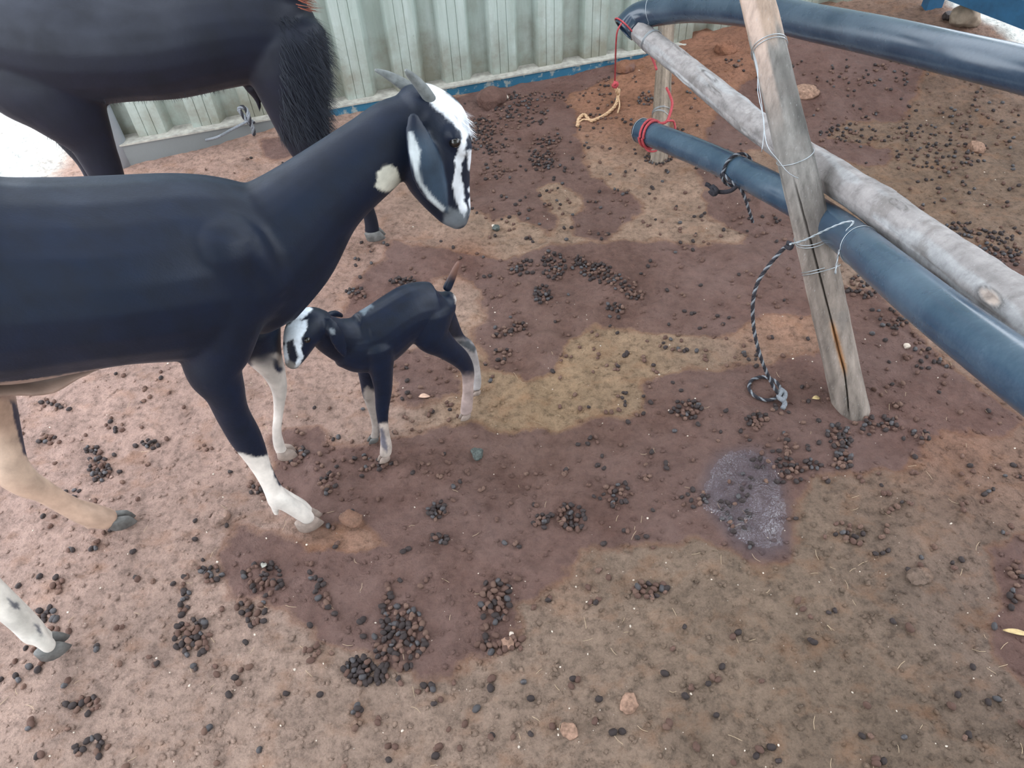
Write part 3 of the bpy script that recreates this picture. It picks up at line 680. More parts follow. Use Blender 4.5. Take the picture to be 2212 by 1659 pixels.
# rope knotted over the wall ledge between the standing black legs
lz = lambda px, py, o=.01: onplane(px, py, W0+wn*o, wn)
rope('rope', [lz(548, 262, .02), lz(538, 266, .03), lz(524, 248, .02), lz(516, 236, .01), lz(524, 231, .01), lz(534, 240, .015), lz(538, 256, .03), lz(545, 275, .03), lz(549, 292, .03)], .008, 'grey knotted rope looped over the wall ledge, seen between the big black goat legs', ('white_rope', 'black_rope', 'white_rope'), .05,
     extras=(('tail', [lz(535, 262, .035), lz(500, 280, .06), lz(470, 296, .12), gp(440, 311, .012), gp(405, 325), gp(350, 330), gp(310, 333), gp(270, 349)], .005, 'white_rope'),))

# ------------------------------------------------------------------ animals
class Animal:
    def __init__(s, name, A, hd, label, t0=0):
        hd = np.array([hd[0], hd[1], 0.]); s.hd = hd/np.linalg.norm(hd)
        n = np.array([s.hd[1], -s.hd[0], 0.]); s.n = n if n @ (CAM-A) > 0 else -n
        s.A = A-s.n*t0; s.mb = MB(); s.root = empty(name, tuple(s.A)); tag(s.root, label, 'goat')
    def pt(s, px, py, t=0): return onplane(px, py, s.A+s.n*t, s.n)
    def limb(s, secs, k=5, seg=22, mb=None, ends=(True, True)):
        """sections (px, py, half width in px, lateral radius m, lateral offset m)"""
        S = catmull(secs, k); S[:, 2] = np.maximum(S[:, 2], 1.5); S[:, 3] = np.maximum(S[:, 3], .002)
        P = np.array([s.pt(a[0], a[1], a[4]) for a in S]); T = np.gradient(P, axis=0); T /= np.linalg.norm(T, axis=1)[:, None]
        Aa = np.cross(T, s.n); Aa /= np.linalg.norm(Aa, axis=1)[:, None]; Bb = np.cross(T, Aa)
        pj = proj(P); t2 = np.gradient(pj[:, :2], axis=0); t2 /= np.linalg.norm(t2, axis=1)[:, None]; p2 = np.stack([-t2[:, 1], t2[:, 0]], 1)
        h = S[:, 2]; ra = h*pj[:, 2]/FPX; rb = S[:, 3].copy(); th = np.linspace(0, 2*np.pi, 24, endpoint=False)
        for _ in range(12):
            V = P[:, None]+ra[:, None, None]*np.cos(th)[None, :, None]*Aa[:, None]+rb[:, None, None]*np.sin(th)[None, :, None]*Bb[:, None]
            q = proj(V.reshape(-1, 3))[:, :2].reshape(len(P), -1, 2)-pj[:, None, :2]; m_ = np.abs((q*p2[:, None]).sum(2)).max(1)
            f = h/m_; ra = np.clip(ra*f, .35*rb, .5); low = ra <= .3501*rb; rb = np.where(low, rb*np.clip(f, .8, 1), rb)
        # rounded ends
        def endcap(i, sgn):
            out = []
            for a in (.45, .8, .97):
                out.append((P[i]+sgn*T[i]*min(ra[i], rb[i])*.8*a, ra[i]*math.sqrt(1-a*a), rb[i]*math.sqrt(1-a*a)))
            return out
        pre = endcap(0, -1)[::-1] if ends[0] else []; post = endcap(-1, 1) if ends[1] else []
        PP_ = np.array([x[0] for x in pre]+list(P)+[x[0] for x in post])
        RA = np.array([x[1] for x in pre]+list(ra)+[x[1] for x in post]); RB = np.array([x[2] for x in pre]+list(rb)+[x[2] for x in post])
        AA = np.vstack([[Aa[0]]*len(pre)+list(Aa)+[Aa[-1]]*len(post)]); BB = np.vstack([[Bb[0]]*len(pre)+list(Bb)+[Bb[-1]]*len(post)])
        (mb or s.mb).add(*ringtube(PP_, RA, RB, AA, BB, seg)); return P
    def body(s, voxel, sm, paint, m, name='body'):
        me_ = s.mb.mesh(name); o = bpy.data.objects.new('tmp', me_); COL.objects.link(o)
        r = o.modifiers.new('r', 'REMESH'); r.mode = 'VOXEL'; r.voxel_size = voxel
        q = o.modifiers.new('s', 'SMOOTH'); q.iterations = sm; q.factor = .5
        dg = bpy.context.evaluated_depsgraph_get(); dg.update()
        nm = bpy.data.meshes.new_from_object(o.evaluated_get(dg)); bpy.data.objects.remove(o)
        nm.name = name; nm.materials.clear(); nm.polygons.foreach_set('use_smooth', [True]*len(nm.polygons))
        co = coords(nm); q = proj(co); set_color(nm, 'coat', paint(co, q, (co-s.A) @ s.n))
        s.obj = link(name, nm, m, s.root); s.mesh = nm; s.co = co; s.q = q
        nn = np.empty(len(nm.vertices)*3, np.float32); nm.vertices.foreach_get('normal', nn); s.nor = nn.reshape(-1, 3).astype(float)
        s.bvh = BVHTree.FromPolygons([Vector(c) for c in co], [tuple(p.vertices) for p in nm.polygons]); return s.obj
    def hit(s, px, py):
        d = Vector(ray(px, py)).normalized(); h = s.bvh.ray_cast(Vector(CAM), d); return h[0], h[1]
    def eye(s, px, py, r):
        p, n = s.hit(px, py)
        if p is None: return
        bm = bmesh.new(); bmesh.ops.create_uvsphere(bm, u_segments=20, v_segments=14, radius=r, matrix=Matrix.Translation(p-n*r*.45)); me_ = bpy.data.meshes.new('eye'); bm.to_mesh(me_); bm.free()
        me_.polygons.foreach_set('use_smooth', [True]*len(me_.polygons)); link('eye', me_, M['eye'], s.root)
    def hoof(s, px, py, t, L, W, H, m, pitch=0, yaw=0, gap=.5):
        """cloven hoof: two toes, heel under the given image point; each toe a tapering wedge"""
        base = s.pt(px, py, t); ca, sa = math.cos(yaw), math.sin(yaw)
        f = s.hd*ca+s.n*sa; r_ = np.array([f[1], -f[0], 0]); u = np.array([0, 0, 1.]); cp, sp_ = math.cos(pitch), math.sin(pitch)
        f2 = f*cp-u*sp_; u2 = u*cp+f*sp_; b = MB()
        for sg in (-1, 1):
            out = []
            for z, sc, sh in ((0, .90, 0), (.10, 1., 0), (.55, .92, -.07), (.9, .82, -.14), (1., .6, -.16)):
                ring = []
                for a in np.linspace(0, 2*np.pi, 14, endpoint=False):
                    x = math.cos(a); y = math.sin(a); wx = .5*L*sc*x*(1.0 if x < 0 else 1.15)+sh*L; wy = W*.25*sc*y*(1-.35*max(0, x))
                    ring.append(base+f2*(wx+L*.15)+r_*(sg*(W*.25*.88)*(1-.12*max(0, x))+wy)+u2*z*H)
                out.append(ring)
            V = np.array(out).reshape(-1, 3); F = [(i*14+j, i*14+(j+1) % 14, (i+1)*14+(j+1) % 14, (i+1)*14+j) for i in range(4) for j in range(14)]
            F += [tuple(range(13, -1, -1)), tuple(range(56, 70))]; b.add(V, F)
        link('hoof', b.mesh('hoof'), m, s.root)
    def strands(s, name, mask, cnt, L, wdt, dirf, m, lift=.002):
        ids = np.where(mask)[0]
        if len(ids) == 0: return
        ids = rng.choice(ids, cnt); V = []; F = []; k = 0
        for i in ids:
            p = s.co[i]; nn = s.nor[i]; d = dirf(p, nn)+rng.normal(0, .22, 3); d /= np.linalg.norm(d); l = L*rng.uniform(.55, 1.15)
            side = np.cross(d, nn); side /= np.linalg.norm(side)+1e-9
            pos = p-nn*.003; dd = nn*.75+d*.6
            for j in range(5):
                ww = wdt*(1-j/4.2); V += [pos-side*ww, pos+side*ww]; dd = dd*.55+d*.55; dd /= np.linalg.norm(dd); pos = pos+dd*l/4
            for j in range(4): F.append((k+2*j, k+2*j+1, k+2*j+3, k+2*j+2))
            k += 10
        o = link(name, MB().add(V, F).mesh(name), m, s.root); o['kind'] = 'stuff'

BLK = np.array([.0038, .0078, .020]); WHT = np.array([.66, .68, .72]); TAN = np.array([.42, .27, .19]); CRM = np.array([.62, .50, .40])
def jit(q, amp, f, s=0): return q[:, 0]+amp*fbm(q[:, 0]*f, q[:, 1]*f, 3, s), q[:, 1]+amp*fbm(q[:, 0]*f+40, q[:, 1]*f, 3, s+9)
def pmask(poly, x, y, soft):
    P = np.array(poly, float); Q = np.roll(P, -1, 0); d = np.full(x.shape, 1e9); ins = np.zeros(x.shape, bool)
    for a, b in zip(P, Q):
        e = b-a; t = np.clip(((x-a[0])*e[0]+(y-a[1])*e[1])/(e@e), 0, 1); d = np.minimum(d, np.hypot(x-a[0]-t*e[0], y-a[1]-t*e[1]))
        ins ^= ((a[1] > y) != (b[1] > y)) & (x < (b[0]-a[0])*(y-a[1])/(b[1]-a[1]+1e-12)+a[0])
    return sstep(-soft, soft, np.where(ins, d, -d))
def lay(c, m, col): return c*(1-m[:, None])+m[:, None]*np.asarray(col)

# ---- the big goat walking across the front
hf = flat(655, 1138)
g = Animal('goat', hf, (.92, .39), 'large black goat with short horns and white face stripes, walking right in front', .07)
g.limb([(-330,600,110,.07,0),(-240,590,185,.105,0),(-120,600,225,.125,0),(0,611,236,.13,0),(120,601,224,.135,0),(250,588,212,.14,0),(380,583,210,.13,0),(470,585,200,.115,0),(550,600,175,.095,0),(590,620,120,.07,0)])
g.limb([(530,570,185,.085,0),(605,515,155,.075,0),(700,420,107,.058,0),(805,335,90,.048,0),(862,282,78,.045,.0),(900,250,58,.04,.0)])
g.limb([(892,222,40,.036,0),(905,232,62,.045,0),(927,270,84,.052,.005),(937,320,84,.052,.01),(945,370,75,.046,.015),(960,411,60,.036,.02),(972,438,48,.031,.025),(984,463,36,.027,.03),(989,474,24,.02,.03)])
g.limb([(955,265,34,.062,.008),(985,305,30,.056,.012),(992,335,22,.045,.014)])                 # brow
g.limb([(425,440,12,.010,.024),(465,465,30,.02,.040),(530,520,44,.035,.060),(585,600,44,.04,.055)])
g.limb([(182,1124,10,.008,-.11),(192,1138,8,.007,-.11)])
g.limb([(594,1098,10,.008,.075),(597,1110,7,.006,.075)])   # shoulder blade ridge
g.limb([(470,520,110,.06,.05),(480,640,105,.06,.055),(468,740,86,.052,.06),(462,795,66,.045,.066),(484,842,47,.036,.07),(501,890,38,.029,.07),(528,940,36,.026,.07),(546,972,30,.023,.07),(563,1006,23,.017,.07),(583,1045,20,.015,.07),(602,1080,25,.020,.07)], 6)
for dt, dy in ((-.012, -6), (.013, 3)): g.limb([(596,1070+dy,19,.014,.07+dt*.5),(622,1086+dy,19,.014,.07+dt),(648,1102+dy,19,.015,.07+dt),(666,1117+dy,16,.013,.07+dt)], 5)
g.limb([(540,700,70,.05,-.05),(570,765,40,.034,-.055),(590,800,27,.024,-.058),(603,840,18,.017,-.06),(602,885,12,.012,-.06),(598,930,11,.011,-.06),(603,962,13,.014,-.06),(612,980,12,.013,-.06)], 6)
g.limb([(-160,640,150,.07,.05),(-170,800,110,.06,.07),(-160,930,70,.045,.10),(-160,1050,45,.03,.12),(-130,1150,42,.028,.135),(-70,1225,37,.022,.14),(0,1297,36,.02,.145),(45,1338,33,.023,.145),(72,1366,32,.024,.145)], 6)
for dt, dy in ((-.012, -7), (.013, 5)): g.limb([(60,1352+dy,22,.014,.145+dt*.5),(82,1371+dy,20,.015,.145+dt),(106,1390+dy,19,.014,.145+dt)], 5)
g.limb([(-90,640,130,.06,-.05),(-60,800,85,.055,-.08),(-20,880,60,.04,-.10),(0,940,50,.032,-.11),(18,1005,46,.026,-.11),(50,1040,36,.023,-.11),(95,1063,27,.017,-.11),(150,1094,25,.016,-.11),(195,1112,28,.02,-.11),(232,1122,25,.02,-.11)], 6)
g.limb([(-110,800,40,.06,0),(-60,832,32,.06,0),(20,836,21,.06,.01),(105,829,24,.055,.015),(160,810,15,.045,.018),(200,799,8,.035,.018),(238,789,4,.02,.018)])       # pale belly fold
g.limb([(893,252,13,.008,.052),(900,290,27,.009,.062),(914,340,35,.011,.068),(925,380,34,.011,.068),(940,415,27,.010,.064),(956,443,15,.007,.058),(964,457,5,.005,.055)], 5)   # near ear
g.limb([(930,250,10,.012,-.04),(985,262,16,.009,-.075),(1000,300,14,.008,-.085),(1004,340,9,.007,-.08)], 5)
g.limb([(-330,470,22,.02,0),(-370,440,18,.012,0),(-400,420,9,.006,0)])
def paint_g(co, q, t):
    x, y = jit(q, 6, .09, 3); c = np.tile(BLK, (len(x), 1))
    earm = pmask([(880,250),(905,245),(935,300),(956,350),(966,400),(968,462),(955,458),(925,430),(900,390),(884,330)], q[:, 0], q[:, 1], 3)*sstep(.048, .056, t)
    near = sstep(-.09, -.06, t)
    crown = pmask([(918,196),(905,186),(918,178),(955,190),(1000,230),(1025,262),(1022,285),(1007,300),(995,285),(975,262),(945,240),(932,225),(915,205)], x, y, 3)*near
    s1 = pmask([(997,280),(1008,285),(1008,318),(1000,345),(996,375),(1000,395),(1003,430),(1010,450),(1002,470),(992,452),(984,425),(979,400),(983,350),(990,320),(996,300)], x, y, 2)*(1-earm)
    s2 = pmask([(1009,325),(1030,320),(1032,370),(1014,370),(1009,345)], x, y, 2)+pmask([(1013,405),(1034,400),(1034,470),(1016,462)], x, y, 2)
    for m_ in (crown, s1, np.clip(s2, 0, 1)): c = lay(c, m_, WHT)
    c = lay(c, pmask([(962,448),(985,452),(1012,455),(1012,485),(985,497),(952,488),(958,465)], x, y, 5)*.55, (.22, .24, .26))
    c = lay(c, pmask([(815,372),(835,355),(855,362),(866,388),(860,405),(835,416),(812,408)], x, y, 3)*near, (.58, .56, .48))
    c = lay(c, earm*.9*sstep(262, 320, q[:, 1]), (.030, .050, .078))
    c = lay(c, earm*pmask([(878,285),(890,285),(908,325),(905,365),(912,395),(935,425),(962,450),(955,462),(925,437),(896,390),(884,340)], q[:, 0], q[:, 1], 3)*.85, (.50, .54, .56))
    # near fore leg, lifted fore leg
    lg = pmask([(515,978),(545,988),(578,985),(577,955),(590,960),(600,1010),(650,1070),(700,1100),(700,1160),(580,1160),(560,1060),(500,980)], x, y, 3); c = lay(c, lg, (.66, .60, .55))
    c = lay(c, pmask([(583,990),(592,995),(600,1020),(609,1048),(604,1052),(594,1030),(586,1012)], x, y, 2), BLK*1.5)
    lf = pmask([(548,772),(575,758),(640,780),(640,1010),(560,1010),(570,850),(540,800)], x, y, 5)*sstep(-.01, -.03, t); c = lay(c, lf, (.52, .46, .42))
    c = lay(c, pmask([(585,772),(600,778),(612,800),(604,808),(592,795)], x, y, 4)*sstep(-.01, -.03, t), BLK*2)
    # hind legs and pale belly
    bel = sstep(-2, 3, y-np.interp(x, [-60, 0, 43, 127, 190, 215, 255], [834, 827, 818, 811, 799, 796, 830]))*(x < 250)*(x > -90)*(np.abs(t) < .10); c = lay(c, bel*(y < 900), (.30, .20, .16))
    fh = sstep(-.02, -.05, t)*(x < 330)*sstep(855, 875, y); c = lay(c, fh, (.44, .30, .225)); c = lay(c, fh*sstep(900, 980, y)*(1-sstep(1000, 1080, y))*.4, (.62, .50, .40))
    c = lay(c, fh*pmask([(20,862),(34,862),(50,920),(68,985),(52,982),(36,930)], x, y, 3), BLK*2)
    nh = sstep(.03, .06, t)*(x < 250)*sstep(1080, 1120, y); c = lay(c, nh, (.62, .58, .53))
    c = lay(c, nh*pmask([(15,1292),(38,1300),(48,1316),(30,1314)], x, y, 3)*.8, BLK*3); c = lay(c, nh*pmask([(72,1346),(84,1350),(92,1372),(80,1366)], x, y, 3)*.8, BLK*3)
    return c
g.body(.0040, 11, paint_g, M['coat'])
g.hoof(661, 1131, .07, .052, .056, .030, M['palehoof'], .05, .1)
g.hoof(612, 984, -.06, .04, .04, .022, M['palehoof'], .3)
g.hoof(108, 1404, .145, .050, .056, .028, M['hoof'], .12, -.1)
g.hoof(256, 1133, -.11, .050, .042, .028, M['hoof'], .25, -.1)
g.eye(982, 310, .0095)
def horn(an, P, r, m='horn'):
    Pp = [an.pt(*a) for a in P]; V, F = tube(Pp, r, 14, 8); link('horn', MB().add(V, F).mesh('horn'), M[m], an.root)
horn(g, [(935,224,.022),(918,198,.026),(900,176,.03),(884,160,.034),(876,151,.036)], [.0095,.009,.0075,.005,.002])
horn(g, [(915,215,-.022),(890,195,-.03),(860,175,-.036),(835,161,-.042),(810,151,-.046)], [.0115,.0105,.0085,.006,.002])
dwn = np.array([.1, 0, -1.])
g.strands('forelock', pmask([(925,198),(1000,232),(1020,262),(1012,290),(960,245)], g.q[:, 0], g.q[:, 1], 1) > .5, 420, .022, .0007, lambda p, n: np.array([.55, -.2, -.8]), M['furw'])

# ---- the kid
kf = flat(832, 996); kh = flat(1008, 905)
k = Animal('goat_kid', kf, (kf-kh)[:2], 'small black newborn kid with white forehead and pale shanks, standing before the big goat', .03)
k.root['category'] = 'goat'
k.limb([(972,642,18,.02,0),(958,655,36,.035,0),(930,668,58,.043,0),(895,672,62,.046,0),(862,690,62,.046,0),(818,725,68,.044,0),(785,742,66,.040,0),(750,745,52,.034,0)])
k.limb([(800,725,58,.036,0),(760,735,55,.032,.0),(725,728,45,.028,.004),(700,715,38,.027,.008),(685,705,34,.026,.01)])
k.limb([(692,700,33,.027,.01),(672,702,40,.031,.012),(655,718,41,.032,.014),(645,742,35,.027,.016),(637,766,26,.021,.018),(631,784,17,.016,.02)])
k.limb([(815,745,44,.03,.02),(823,795,28,.022,.027),(828,840,20,.015,.03),(826,880,15,.0125,.03),(827,908,12,.011,.03),(831,935,10.5,.009,.03),(834,962,13,.011,.03),(833,979,13,.011,.03)])
k.limb([(800,770,34,.026,-.02),(797,822,20,.018,-.03),(797,852,14,.013,-.035),(806,885,11,.011,-.04),(811,912,9,.009,-.04),(812,932,9,.009,-.04),(810,942,10,.009,-.04)])
k.limb([(930,675,52,.03,.018),(932,722,42,.027,.025),(962,750,27,.02,.03),(994,775,21,.016,.03),(1010,800,15,.0115,.03),(1011,838,12,.009,.03),(1009,868,13,.011,.03),(1007,888,13,.011,.03)])
k.limb([(952,690,36,.025,-.02),(985,733,20,.017,-.035),(1012,752,15,.014,-.035),(1026,788,10,.009,-.035),(1031,818,9,.008,-.035),(1030,838,9,.008,-.035)])
k.limb([(966,622,10,.009,0),(976,600,9,.007,0),(984,580,7,.006,0),(990,566,4,.004,0)])
k.limb([(706,690,9,.005,.030),(718,706,15,.005,.040),(728,728,17,.005,.044),(738,752,12,.005,.044),(744,768,5,.004,.042)], 5)
k.limb([(700,685,7,.006,-.02),(722,678,8,.006,-.035),(738,682,5,.005,-.045)], 5)
def paint_k(co, q, t):
    x, y = jit(q, 4, .15, 13); c = np.tile(BLK*1.1, (len(x), 1))
    W_ = (.70, .76, .84)
    for P in ([(634,664),(660,658),(676,668),(662,682),(646,692),(636,690)], [(636,690),(652,692),(648,712),(640,728),(616,742),(604,728),(612,712)], [(652,692),(664,690),(662,712),(652,730),(650,750),(655,770),(648,790),(636,794),(645,770),(636,745),(634,730),(646,715)], [(608,745),(618,742),(622,765),(622,785),(612,780)]):
        c = lay(c, pmask(P, x, y, 2), W_)
    c = lay(c, pmask([(614,775),(640,785),(660,790),(640,806),(618,800)], x, y, 4)*.7, (.24, .22, .20))
    nearf = (t > .0); farf = (t < -.0)
    c = lay(c, nearf*pmask([(818,915),(850,912),(856,1010),(808,1010),(818,960)], x, y, 4), (.42, .35, .31))
    c = lay(c, nearf*pmask([(820,925),(828,925),(838,965),(835,978),(822,960)], x, y, 3)*.7, BLK*4)
    c = lay(c, farf*pmask([(792,835),(815,850),(818,960),(795,960),(785,850)], x, y, 4)*.9, (.32, .27, .24))
    c = lay(c, nearf*(x > 960)*sstep(798, 825, y), (.36, .27, .25)); c = lay(c, farf*(x > 965)*sstep(725, 745, y), (.34, .31, .31))
    c = lay(c, farf*pmask([(985,738),(1010,735),(1030,750),(1026,765),(1005,752)], x, y, 3)*.9, (.04, .05, .06))
    c = lay(c, pmask([(976,625),(992,628),(994,660),(984,655)], x, y, 3), (.5, .42, .38)); c = lay(c, sstep(612, 588, y)*(x > 960), (.16, .08, .06))
    c = lay(c, pmask([(775,672),(800,655),(806,664),(785,680)], x, y, 4)*.35, (.4, .48, .55)); c = lay(c, pmask([(712,710),(722,710),(724,722),(714,720)], x, y, 3)*.5, (.4, .45, .5))  # last spot is a highlight painted onto the near ear
    return c
k.body(.0027, 5, paint_k, M['coat3'])
k.hoof(833, 991, .03, .026, .026, .014, M['palehoof']); k.hoof(809, 950, -.04, .024, .024, .012, M['hoof'])
k.hoof(1007, 900, .03, .026, .026, .013, M['palehoof']); k.hoof(1030, 850, -.033, .024, .022, .012, M['palehoof'])
k.eye(664, 735, .0065)

# ---- the shaggy goat behind
bf = flat(806, 522)
h3 = Animal('goat', bf, (1, .07), 'big shaggy black goat standing behind against the metal wall, head out of frame', .07)
h3.limb([(-110,70,70,.06,0),(-60,70,115,.10,0),(40,75,150,.13,0),(150,82,158,.15,0),(262,84,146,.155,0),(362,80,146,.15,0),(450,66,142,.14,0),(530,58,134,.12,0),(600,62,122,.10,0),(640,78,70,.06,0)])
h3.limb([(560,40,105,.09,0),(596,-30,72,.07,0),(620,-100,58,.055,0),(650,-160,50,.05,0),(680,-190,40,.04,0)])
h3.limb([(660,-195,48,.05,.0),(710,-175,46,.048,.0),(750,-140,36,.035,.0),(780,-110,26,.028,0)])
h3.limb([(70,130,150,.08,.05),(110,190,125,.08,.06),(150,245,82,.065,.07),(192,300,52,.045,.07),(213,340,43,.038,.07),(230,378,38,.033,.07),(250,430,28,.026,.07),(262,490,19,.018,.07),(280,540,18,.018,.07),(292,560,16,.018,.07)], 6)
h3.limb([(90,160,110,.07,-.05),(150,260,60,.05,-.07),(200,340,40,.035,-.07),(225,420,26,.024,-.07),(240,480,17,.016,-.07),(255,500,15,.016,-.07)], 6)
h3.limb([(600,90,105,.07,.04),(622,150,92,.07,.05),(638,215,72,.058,.06),(655,275,57,.048,.065),(676,328,44,.038,.07),(708,375,30,.03,.07),(745,410,20,.022,.07),(785,438,15,.017,.07),(800,470,15,.016,.07),(804,498,17,.018,.07)], 6)
h3.limb([(590,110,70,.06,-.05),(610,220,42,.04,-.065),(650,300,30,.03,-.07),(690,360,20,.022,-.07),(712,410,15,.016,-.07),(716,440,15,.016,-.07),(712,462,15,.016,-.07)], 6)
h3.limb([(548,185,22,.03,0),(556,210,10,.014,0),(560,232,5,.006,0),(561,243,2,.003,0)])
def paint_h(co, q, t):
    c = np.tile(np.array([.0055, .0075, .016]), (len(co), 1)); x, y = jit(q, 6, .08, 23)
    c = lay(c, sstep(425, 445, y)*0, BLK); return c
h3.body(.006, 8, paint_h, M['coat2'])
h3.hoof(806, 514, .07, .055, .05, .03, M['hoof']); h3.hoof(295, 575, .07, .055, .05, .03, M['hoof']); h3.hoof(714, 476, -.07, .055, .05, .03, M['hoof']); h3.hoof(258, 515, -.07, .055, .05, .03, M['hoof'])
q = h3.q; df = lambda p, n: np.array([.35, -.1, -.9])
h3.strands('chest_fur', (q[:, 0] > 600) & (q[:, 1] > 30) & (q[:, 1] < 300), 8000, .050, .0007, df, M['furb'])
h3.strands('belly_fur', (q[:, 1] > 190) & (q[:, 1] < 260) & (q[:, 0] > 90) & (q[:, 0] < 560) & (h3.nor[:, 2] < -.7), 350, .014, .0006, lambda p, n: np.array([.2, 0, -1.]), M['furb'])
h3.strands('rust_tuft', (q[:, 0] > 636) & (q[:, 1] > -30) & (q[:, 1] < 20), 120, .045, .0010, lambda p, n: np.array([1., 0, -.4]), M['furr'])
h3.strands('leg_fur', (q[:, 0] > 100) & (q[:, 0] < 170) & (q[:, 1] > 250) & (q[:, 1] < 330) & (h3.nor[:, 0] < -.3), 160, .02, .0007, lambda p, n: np.array([-.3, 0, -1.]), M['furb'])

# ------------------------------------------------------------------ droppings
def pellet_mesh(seed):
    bm = bmesh.new(); bmesh.ops.create_icosphere(bm, subdivisions=2, radius=1); r = random.Random(seed); a = r.uniform(1.05, 1.35); d = Vector((r.gauss(0, 1), r.gauss(0, 1), .6)).normalized()
    for v in bm.verts:
        kx_ = v.co.dot(d)
        if kx_ > .75: v.co -= d*(kx_-.75)*1.3
        v.co *= 1+.07*(r.random()-.5); v.co = Vector((v.co.x*a*(1-.1*v.co.x), v.co.y*.95, v.co.z*.88))
    m_ = bpy.data.meshes.new('dropping'); bm.to_mesh(m_); bm.free(); m_.polygons.foreach_set('use_smooth', [True]*len(m_.polygons)); return m_
PM = {}
for mk in ('drop_dark', 'drop_brown', 'drop_grey', 'drop_tan'):
    for sd_ in range(3):
        pm_ = pellet_mesh(sd_+5); pm_.materials.append(M[mk]); PM[mk, sd_] = pm_
